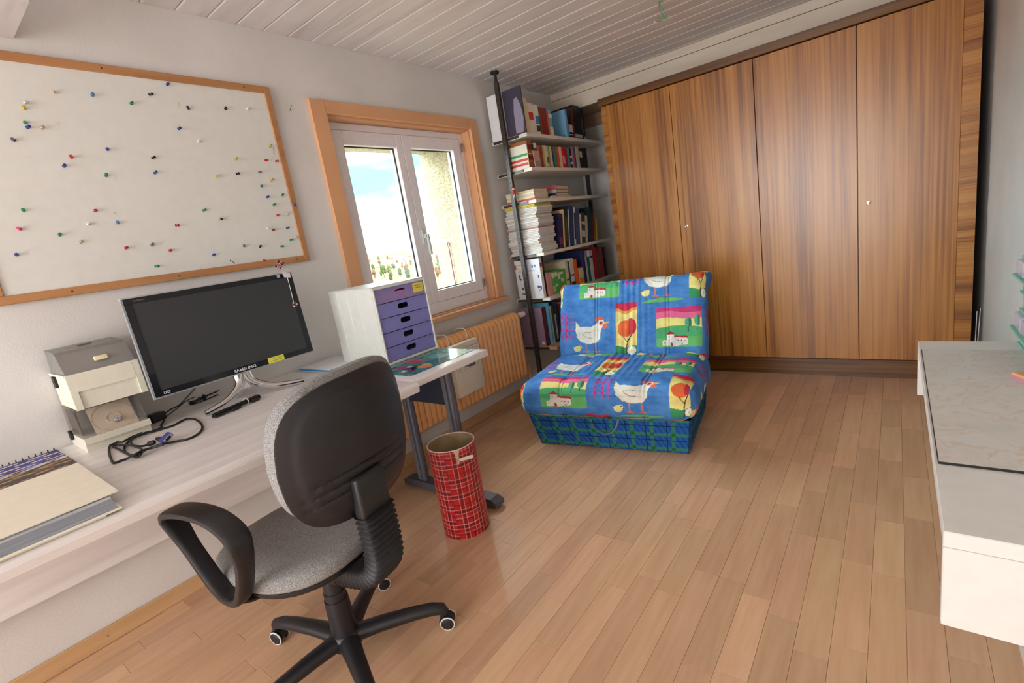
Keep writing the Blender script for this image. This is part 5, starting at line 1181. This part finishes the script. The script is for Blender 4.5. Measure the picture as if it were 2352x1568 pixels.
cols2 = [(305, 346, 985, (150, 76, 56), 'brownish red paperback'), (348, 372, 985, (196, 170, 130), 'tan paperback beside the brownish red one'), (374, 400, 985, (224, 212, 170), 'pale cream paperback'), (402, 428, 990, (206, 204, 166), 'cream paperback with dark spots', ((.2, .5, (90, 80, 60)),)), (430, 456, 995, (150, 158, 110), 'olive green paperback'), (458, 488, 1000, (206, 200, 140), 'yellowish paperback'), (490, 508, 1005, (66, 52, 60), 'dark mauve paperback'), (510, 534, 1005, (70, 110, 160), 'mid blue paperback'), (536, 568, 1005, (96, 130, 76), 'leaf green paperback'), (570, 598, 1008, (214, 80, 50), 'orange-red paperback'), (600, 640, 1008, (232, 190, 160), 'pale peach paperback'), (642, 682, 1010, (186, 24, 36), 'bright red paperback with white lettering', ((.2, .6, (220, 150, 150)),)), (684, 724, 1010, (176, 20, 34), 'scarlet paperback'), (726, 762, 1020, (70, 140, 160), 'teal paperback'), (764, 790, 1020, (34, 32, 36), 'black and white striped paperback', ((.2, .3, (230, 230, 226)), (.5, .6, (230, 230, 226)))), (792, 818, 1010, (170, 150, 120), 'grey-tan paperback'), (820, 836, 1005, (186, 70, 130), 'thin magenta paperback'), (838, 856, 1010, (80, 70, 130), 'thin purple paperback'), (858, 880, 1005, (206, 196, 168), 'cream-grey paperback'), (882, 910, 1008, (190, 176, 150), 'beige paperback near the black books'), (914, 955, 1030, (22, 22, 24), 'black hardback with a white mark', ((.55, .85, (200, 200, 196)),)), (957, 998, 1030, (14, 14, 16), 'plain black hardback at the end')]
row([(-40, 52, 950, (222, 216, 200), 'white textbook with green and red stripes', ((.10, .18, (200, 60, 50)), (.24, .32, (200, 60, 50)), (.40, .48, (60, 150, 90)))), (60, 182, 900, (150, 92, 40), 'thick brown leather volume with gilt bands and red labels', ((.28, .44, (120, 24, 24)), (.66, .84, (120, 24, 24)), (.50, .53, (220, 180, 100)), (.22, .24, (220, 180, 100)))), (184, 214, 960, (60, 54, 50), 'dark narrow paperback'), (216, 258, 950, (226, 216, 190), 'off-white paperback with dark lettering', ((.4, .8, (80, 74, 60)),)), (260, 303, 985, (176, 100, 70), 'rusty paperback')] + cols2, 1, O1, S1, base2, 'books on the second shelf', ymin=3.052)
# covers seen end-on at the near end of the top two shelves
nb = MB().box((.180, 0, 0), (.338, .012, .310)).build('book', plain(62, 58, 76, .4), None, (0, 3.052, LV[0] + .0006)); tag(nb, 'large dark navy art book with a pale figure on its cover, top shelf', 'book', 'books on the top shelf')
MB().box((.183, .0121, .003), (.335, .0125, .307)).build('pages', M_PAPER, nb)
b = MB(); b.prism([(.255, .01), (.318, .01), (.334, .10), (.322, .19), (.298, .245), (.272, .235), (.258, .15)], -.0012, -.0002, 1); b.build('cover_figure', plain(142, 136, 160, .5), nb)
nb = MB().box((.034, 0, 0), (.176, .016, .312), .001, 1).build('folder', plain(226, 226, 226, .5), None, (0, 3.050, LV[0] + .0006)); tag(nb, 'plain white folder at the wall end of the top shelf', 'folder')
MB().box((.037, .0161, .003), (.173, .0172, .309)).build('pages', M_PAPERW, nb)
txt = [o for o in bpy.data.objects if o.get('label', '').startswith('white textbook')][0]
for f0, f1, c_ in ((.10, .18, (200, 60, 50)), (.24, .32, (200, 60, 50)), (.40, .48, (60, 150, 90))):
    MB().box((-.198, -.0006, .21 * f0), (-.002, -.0001, .21 * f1)).build('cover_stripe', plain(*c_, .5), txt)
pb_ = MB().box((0, 0, 0), (.006, .075, .115)).build('booklet', plain(206, 160, 148, .5), None, (.330, yat(180, 1300, O1, S1)[1], LV[1] + .0006)); tag(pb_, 'small pink booklet leaning in front of the second-shelf books', 'booklet'); pb_.rotation_euler = (0, -.04, 0)
MB().box((.0061, .006, .008), (.0064, .069, .045)).build('picture', plain(150, 140, 150, .5), pb_)
# third shelf: flat piles
def flat(loc, sx, sy, h, rz, col, label, grp, pg=M_PAPER, spine='-x'):
    o = MB(); c = .0016
    o.box((-sx / 2, -sy / 2, 0), (sx / 2, sy / 2, c)).box((-sx / 2, -sy / 2, h - c), (sx / 2, sy / 2, h)).box((-sx / 2, -sy / 2, c), (sx / 2, -sy / 2 + .002, h - c))
    ob = o.build('book', plain(*col, .5), None, loc); ob.rotation_euler = (0, 0, rz); tag(ob, label, 'book', grp)
    MB().box((-sx / 2 + .002, -sy / 2 + .0022, c + .0001), (sx / 2 - .002, sy / 2 - .003, h - c - .0001)).build('pages', pg, ob); return ob
z = LV[2] + .0006
for k, (c_, lb) in enumerate([((196, 90, 80), 'reddish pad at the bottom of the third-shelf pile'), ((220, 208, 176), 'cream pad resting on the reddish pad'), ((206, 196, 168), 'grey-cream pad in the middle of the third-shelf pile'), ((226, 214, 186), 'pale pad near the top of the third-shelf pile'), ((214, 196, 160), 'tan pad topping the third-shelf pile')]):
    flat((.195 + rnd.uniform(-.006, .006), 3.165 + rnd.uniform(-.006, .006), z), .25, .19, .0145, rnd.uniform(-.04, .04), c_, lb, 'flat books on the third shelf'); z += .0150
z = LV[2] + .0006
for k, (sx, sy, h, rz, c_, lb) in enumerate([(.20, .30, .018, .02, (226, 212, 190), 'cream paperback under the black hardback on the third shelf'), (.20, .24, .020, .12, (28, 28, 32), 'black hardback in the third-shelf pile'), (.20, .25, .024, .14, (150, 164, 172), 'grey-blue hardback under the red one'), (.20, .25, .030, .16, (166, 40, 40), 'red hardback on top of the third-shelf pile')]):
    flat((.215, 3.46 + .004 * k, z), sx, sy, h, rz, c_, lb, 'flat books on the third shelf'); z += h + .0006
# fourth shelf: magazine stack and leaning books
z = LV[3] + .0006; k = 0
M_MAG = [noise_mat('magazine_edges_%d' % q_, [(.3, lin(*(int(v * .86) for v in c_))), (.7, lin(*c_))], scale=(1, 1, 80), nscale=7, rough=.8) for q_, c_ in enumerate([(230, 228, 224), (220, 214, 200), (206, 200, 190), (236, 234, 232), (200, 140, 140), (216, 200, 90)])]
while z < LV[2] - .0275:
    h = rnd.uniform(.009, .013); top = z > LV[2] - .055
    q_ = 5 if top else (4 if 16 <= k <= 16 else rnd.choice((0, 0, 1, 1, 2, 3)))
    b = MB(); sx, sy = .285, .215; b.box((-sx / 2, -sy / 2, 0), (sx / 2, sy / 2, h), .0025, 2)
    o = b.build('magazine', M_MAG[q_], None, (.183 + rnd.uniform(-.007, .007) + .004 * math.sin(k * .7), 3.160 + rnd.uniform(-.006, .006) + .006 * math.sin(k * .5), z)); o.rotation_euler = (0, 0, rnd.uniform(-.03, .03))
    tag(o, {5: 'yellow magazine on top of the tall stack, fourth shelf', 4: 'pink-edged magazine in the tall stack, fourth shelf'}.get(q_, 'pale magazine in the tall stack on the fourth shelf'), 'magazine', 'magazines stacked on the fourth shelf'); z += h + .0004; k += 1
O3, S3 = (1150, 420), 7.84
base4 = lambda x: 1200 - (x - 1060) * .29
row([(1072, 1140, 560, (40, 36, 70), 'navy and purple glossy book', ((.1, .3, (120, 50, 110)),), .24), (1145, 1168, 480, (226, 190, 150), 'peach-covered paperback'), (1172, 1236, 440, (22, 34, 30), 'dark green-black book with gold lettering', ((.15, .75, (70, 80, 50)),), .24), (1238, 1250, 470, (232, 228, 216), 'thin white brochure'), (1252, 1334, 425, (40, 66, 120), 'royal blue hardback', (), .24), (1336, 1362, 440, (226, 218, 216), 'white spine printed with black capitals', ((.15, .85, (60, 56, 60)),)), (1364, 1438, 470, (70, 84, 120), 'grey-blue and navy book'), (1440, 1468, 560, (226, 206, 176), 'cream paperback leaning between blue and speckled books'), (1470, 1530, 540, (60, 74, 66), 'speckled green and white book', ((.2, .4, (200, 206, 196)), (.6, .7, (200, 206, 196)))), (1545, 1575, 590, (206, 180, 160), 'brown and white paperback'), (1590, 1648, 450, (26, 50, 56), 'dark teal hardback'), (1652, 1684, 540, (96, 28, 32), 'dark red slim book', (), .12), (1690, 1716, 560, (140, 96, 60), 'slim brown book', (), .12), (1720, 1744, 640, (206, 190, 60), 'slim yellow book', (), .12)], 3, O3, S3, base4, 'leaning books on the fourth shelf', lean=-.17, ymin=3.285)
# fifth shelf
O4, S4 = (1160, 560), 6.031
bi = empty('box_file', (.19, 3.052, LV[4] + .0006), 0, 'white box file printed with small plant drawings and a red band, fifth shelf', 'box file')
MB().box((-.135, .0, 0), (.098, .034, .297), .001, 1).build('case', plain(226, 226, 228, .4), bi)
MB().box((-.1345, -.0006, .232), (-.045, -.0001, .262)).build('red_band', plain(190, 60, 60, .5), bi); MB().box((.0981, .004, .232), (.0986, .030, .262)).build('red_band', plain(190, 60, 60, .5), bi)
MB().box((-.12, -.0011, .234), (-.068, -.0007, .260)).build('emblem_panel', plain(232, 226, 206, .5), bi)
for (x, z_, w_, h_, c_) in ((-.105, .247, .010, .010, (30, 24, 24)), (-.082, .247, .009, .009, (50, 44, 40)), (-.10, .165, .006, .024, (30, 34, 34)), (-.094, .150, .014, .005, (40, 44, 40)), (-.088, .080, .010, .008, (90, 80, 80)), (-.083, .072, .006, .005, (60, 54, 60)), (.03, .245, .008, .014, (70, 120, 190)), (.055, .246, .006, .011, (70, 120, 190)), (.075, .165, .006, .014, (60, 90, 150)), (.065, .085, .012, .012, (60, 70, 110)), (.085, .080, .008, .018, (70, 110, 170)), (.07, .060, .006, .006, (170, 80, 120))):
    b = MB(); b.lathe([(.0004, 0), (1, 0), (1, .0006), (.0004, .0006)], 14, Matrix.Translation((x, -.0002, z_)) @ Matrix.Rotation(PI / 2, 4, 'X') @ Matrix.Diagonal((w_, h_, 1, 1))); b.build('plant_drawing', plain(*c_, .5), bi)
text_mesh('cover_title', 'LES PLANTES MÉDICINALES', .0125, plain(120, 130, 160, .5), bi, Matrix.Translation((-.105, -.0006, .208)) @ Matrix.Rotation(PI / 2, 4, 'X'))
MB().box((-.098, -.0006, .030), (-.065, -.0001, .046)).build('barcode', plain(120, 118, 120, .5), bi)
base5 = lambda x: 720 - (x - 545) * .30
row([(545, 574, 150, (24, 22, 26), 'black thin folder beside the box file', (), .22), (576, 612, 390, (226, 158, 156), 'pink video-size book'), (614, 650, 385, (220, 150, 150), 'second pink video-size book'), (652, 690, 375, (90, 186, 96), 'green and white video-size book', ((.7, .95, (226, 226, 210)), (.1, .35, (200, 206, 150)))), (692, 730, 365, (86, 180, 92), 'green video-size book with cream blocks', ((.75, .95, (230, 226, 200)), (.3, .42, (230, 226, 200)))), (732, 770, 355, (80, 176, 88), 'green video-size book with pale squares', ((.6, .9, (226, 226, 206)),)), (772, 810, 345, (90, 180, 90), 'green video-size book with dotted spine', ((.45, .6, (230, 226, 200)), (.8, .9, (230, 226, 200)))), (812, 846, 335, (98, 184, 96), 'last green video-size book'), (848, 888, 225, (222, 212, 176), 'cream guide with spotted spine', ((.3, .36, (90, 80, 60)),)), (890, 910, 230, (60, 90, 100), 'slim dark teal guide'), (912, 966, 190, (228, 226, 220), 'white guide with black and red dots', ((.06, .2, (60, 50, 50)), (.4, .46, (190, 50, 50)))), (976, 1012, 200, (236, 110, 40), 'bright orange book'), (1022, 1086, 325, (236, 200, 120), 'yellow-orange rounded book', ((.1, .4, (230, 140, 30)), (.6, .9, (232, 222, 206)))), (1094, 1124, 70, (46, 52, 104), 'large dark blue hardback', (), .28), (1126, 1148, 165, (206, 196, 170), 'spiral-bound cream notebook'), (1150, 1184, 170, (40, 104, 116), 'teal hardback next to the spiral notebook'), (1186, 1228, 75, (216, 212, 206), 'tall white book with black marks', ((.75, .82, (60, 56, 60)),), .26), (1240, 1296, 35, (170, 26, 36), 'tall red ring binder', (), .28), (1298, 1318, 75, (110, 70, 50), 'brown slim book'), (1320, 1368, 40, (160, 34, 40), 'second red hardback', (), .26), (1386, 1408, 30, (24, 22, 24), 'black slim book at the end')], 4, O4, S4, base5, 'books on the fifth shelf', ymin=3.088, dx=22, xf=.285)
# lowest shelf
bm_ = empty('large_book', (.19, 3.052, LV[5] + .0006), 0, 'very large mauve hardback with dark red spine, lowest shelf', 'book', 'books on the lowest shelf')
MB().box((-.157, 0, 0), (.055, .004, .305)).build('cover', plain(150, 120, 142, .5), bm_); MB().box((-.157, .050, 0), (.055, .054, .305)).build('cover', plain(150, 120, 142, .5), bm_); MB().box((.0551, .0, 0), (.059, .054, .305)).build('spine', plain(96, 24, 44, .5), bm_); MB().box((-.154, .0041, .003), (.0545, .0499, .301)).build('pages', M_PAPER, bm_)
MB().box((.018, -.0006, .014), (.045, -.0001, .036)).build('barcode_label', plain(226, 220, 220, .5), bm_)
for q_ in range(14): MB().box((-.07 + .003 * (q_ % 3), -.0005, .255 - q_ * .008), (-.015 - .004 * (q_ % 4), -.0001, .2575 - q_ * .008)).build('cover_text', plain(112, 88, 108, .5), bm_)
yy = 3.110
for k, (th_, h_, c_, lb) in enumerate([(.018, .33, (100, 176, 206), 'light blue tall book'), (.016, .30, (206, 214, 216), 'white book with dark printed spine'), (.030, .30, (70, 86, 66), 'green and brown photo book'), (.022, .28, (30, 40, 34), 'dark green book with white lettering'), (.030, .32, (40, 70, 120), 'mid blue large book'), (.024, .27, (24, 26, 30), 'black book'), (.03, .29, (130, 60, 50), 'rust brown book'), (.024, .30, (200, 190, 170), 'cream book'), (.03, .28, (60, 70, 90), 'slate book'), (.026, .31, (160, 50, 50), 'red book'), (.03, .27, (90, 90, 70), 'olive book')]):
    book(yy, yy + th_, LV[5], min(h_, .345), .20, c_, lb + ' on the lowest shelf', 'books on the lowest shelf', xf=.27, bands=((.1, .8, (190, 196, 190)),) if k in (1, 3) else ()); yy += th_ + .001
# ================================================================ narrow white console on the right with map board
M_CON = plain(216, 214, 208, .4);
co = empty('wall_console', (2.61, 1.475, 0), 0, 'narrow white wall console with end cheeks along the right wall', 'console')
cv = Vector((2.61, 1.475, 0))
def cbox(n, a, b_, m_, bev=.0015): return MB().box(Vector(a) - cv, Vector(b_) - cv, bev, 1).build(n, m_, co)
cbox('top', (2.442, .905, .692), (XR - .001, 2.050, .720), M_CON); cbox('end_cheek', (2.442, .905, .548), (XR - .001, .925, .6915), M_CON); cbox('end_cheek', (2.442, 2.030, .535), (XR - .001, 2.050, .6915), M_CON)
cbox('back_rail', (XR - .02, .93, .60), (XR - .001, 2.025, .6915), M_CON); cbox('support_panel', (2.646, .96, 0), (2.664, 1.98, .6915), M_CON)
M_MAP = noise_mat('faded_map_board', [(.25, lin(192, 188, 180)), (.475, lin(206, 201, 192)), (.50, lin(198, 184, 170)), (.525, lin(206, 202, 194)), (.75, lin(196, 202, 198))], scale=(1, 1, 1), nscale=14, detail=9, rough=.6, dist=.8)
mb_ = MB().box((2.4485, 1.142, .7203), (2.705, 1.932, .7250), .0006, 1).build('map_board', M_MAP, None); tag(mb_, 'thin board with a faded map lying on the white console', 'map board')
MB().box((2.4485, 1.1405, .7202), (2.7045, 1.1419, .7249)).build('dark_edge', M_BLACKM, mb_); MB().box((2.4473, 1.1405, .7202), (2.4484, 1.932, .7249)).build('dark_edge', M_BLACKM, mb_)
wk = MB().box((0, -.10, 0), (.022, .02, .016), .002, 1).build('wooden_block', plain(214, 160, 100, .5), None, (2.622, 1.655, .7252)); wk.rotation_euler = (0, 0, .45); tag(wk, 'small wooden block on the map board beside the drawer tower', 'wooden block'); MB().box((-.0005, -.099, .0001), (-.0001, .019, .010)).build('pink_side', plain(190, 120, 140, .6), wk)
ot = empty('parts_organizer', (2.735, 1.86, .7205), 0, 'small-parts drawer tower with green drawer rims on the console', 'organizer')
MB().box((-.045, -.19, 0), (.048, .155, .320), .003, 1).build('cabinet', plain(150, 140, 136, .5), ot)
M_MINT = plain(120, 190, 164, .4); M_CLR = mat('clear_drawer_plastic', lin(206, 204, 222), .12, alpha=.6)
for r_ in range(6):
    for c_ in range(3):
        ya = -.185 + c_ * .113; za = .006 + r_ * .0515; q_ = .018 if r_ in (1, 4) else .0
        d_ = MB().box((-.060 - q_, ya + .003, za + .004), (-.0455, ya + .108, za + .046), .004, 2).build('small_drawer', M_CLR, ot)
        MB().box((-.066 - q_, ya, za - .003), (-.0452, ya + .111, za + .0038)).build('drawer_rim', M_MINT, d_)
# ================================================================ ceiling wires and shelf at the wall
cw = empty('ceiling_wires', (1.352, 3.033, 2.40), 0, 'bare lamp wires dangling from the ceiling boards', 'wires'); cwv = Vector(cw.location)
def wz(px, py, y=3.035): return Vector(hit(px, py, 1, y)) - cwv
for n_, pts, c_ in (('green_wire', [(1517, -4), (1517, 12), (1526, 28), (1531, 40), (1528, 43), (1510, 39), (1518, 43), (1521, 47), (1515, 49), (1507, 49)], (84, 150, 90)), ('blue_wire', [(1514, -4), (1514, 16), (1519, 28), (1524, 36), (1526, 43)], (70, 130, 170)), ('brown_wire', [(1512, -4), (1513, 18), (1517, 32), (1523, 40)], (176, 120, 76))):
    P = [wz(px, py, 3.035 + .003 * k) for k, (px, py) in enumerate(pts)]; P[0].z = max(-.0005, min(P[0].z, -.0005)) if False else P[0].z
    P = [Vector((p.x, p.y, min(p.z, -.001))) for p in P]
    b = MB(); b.tube(smooth_path(P, 4), .0023, 6); b.build(n_, plain(*c_, .5), cw, smooth=True)
b = MB(); bmesh.ops.create_uvsphere(b.bm, u_segments=10, v_segments=8, radius=.0085, matrix=Matrix.Translation(wz(1504, 51, 3.06))); b.build('connector', plain(190, 180, 168, .5), cw, smooth=True)
ws = empty('wall_shelf', (.15, .2, 2.20), 0, 'white shelf board high on the wall above the pinboard', 'shelf')
MB().box((-.148, -.6, -.012), (.15, .330, .012), .002, 1).build('board', M_CEIL, ws); MB().box((-.148, -.6, .0125), (-.13, .330, .05), .002, 1).build('rail', M_FASCIA, ws)
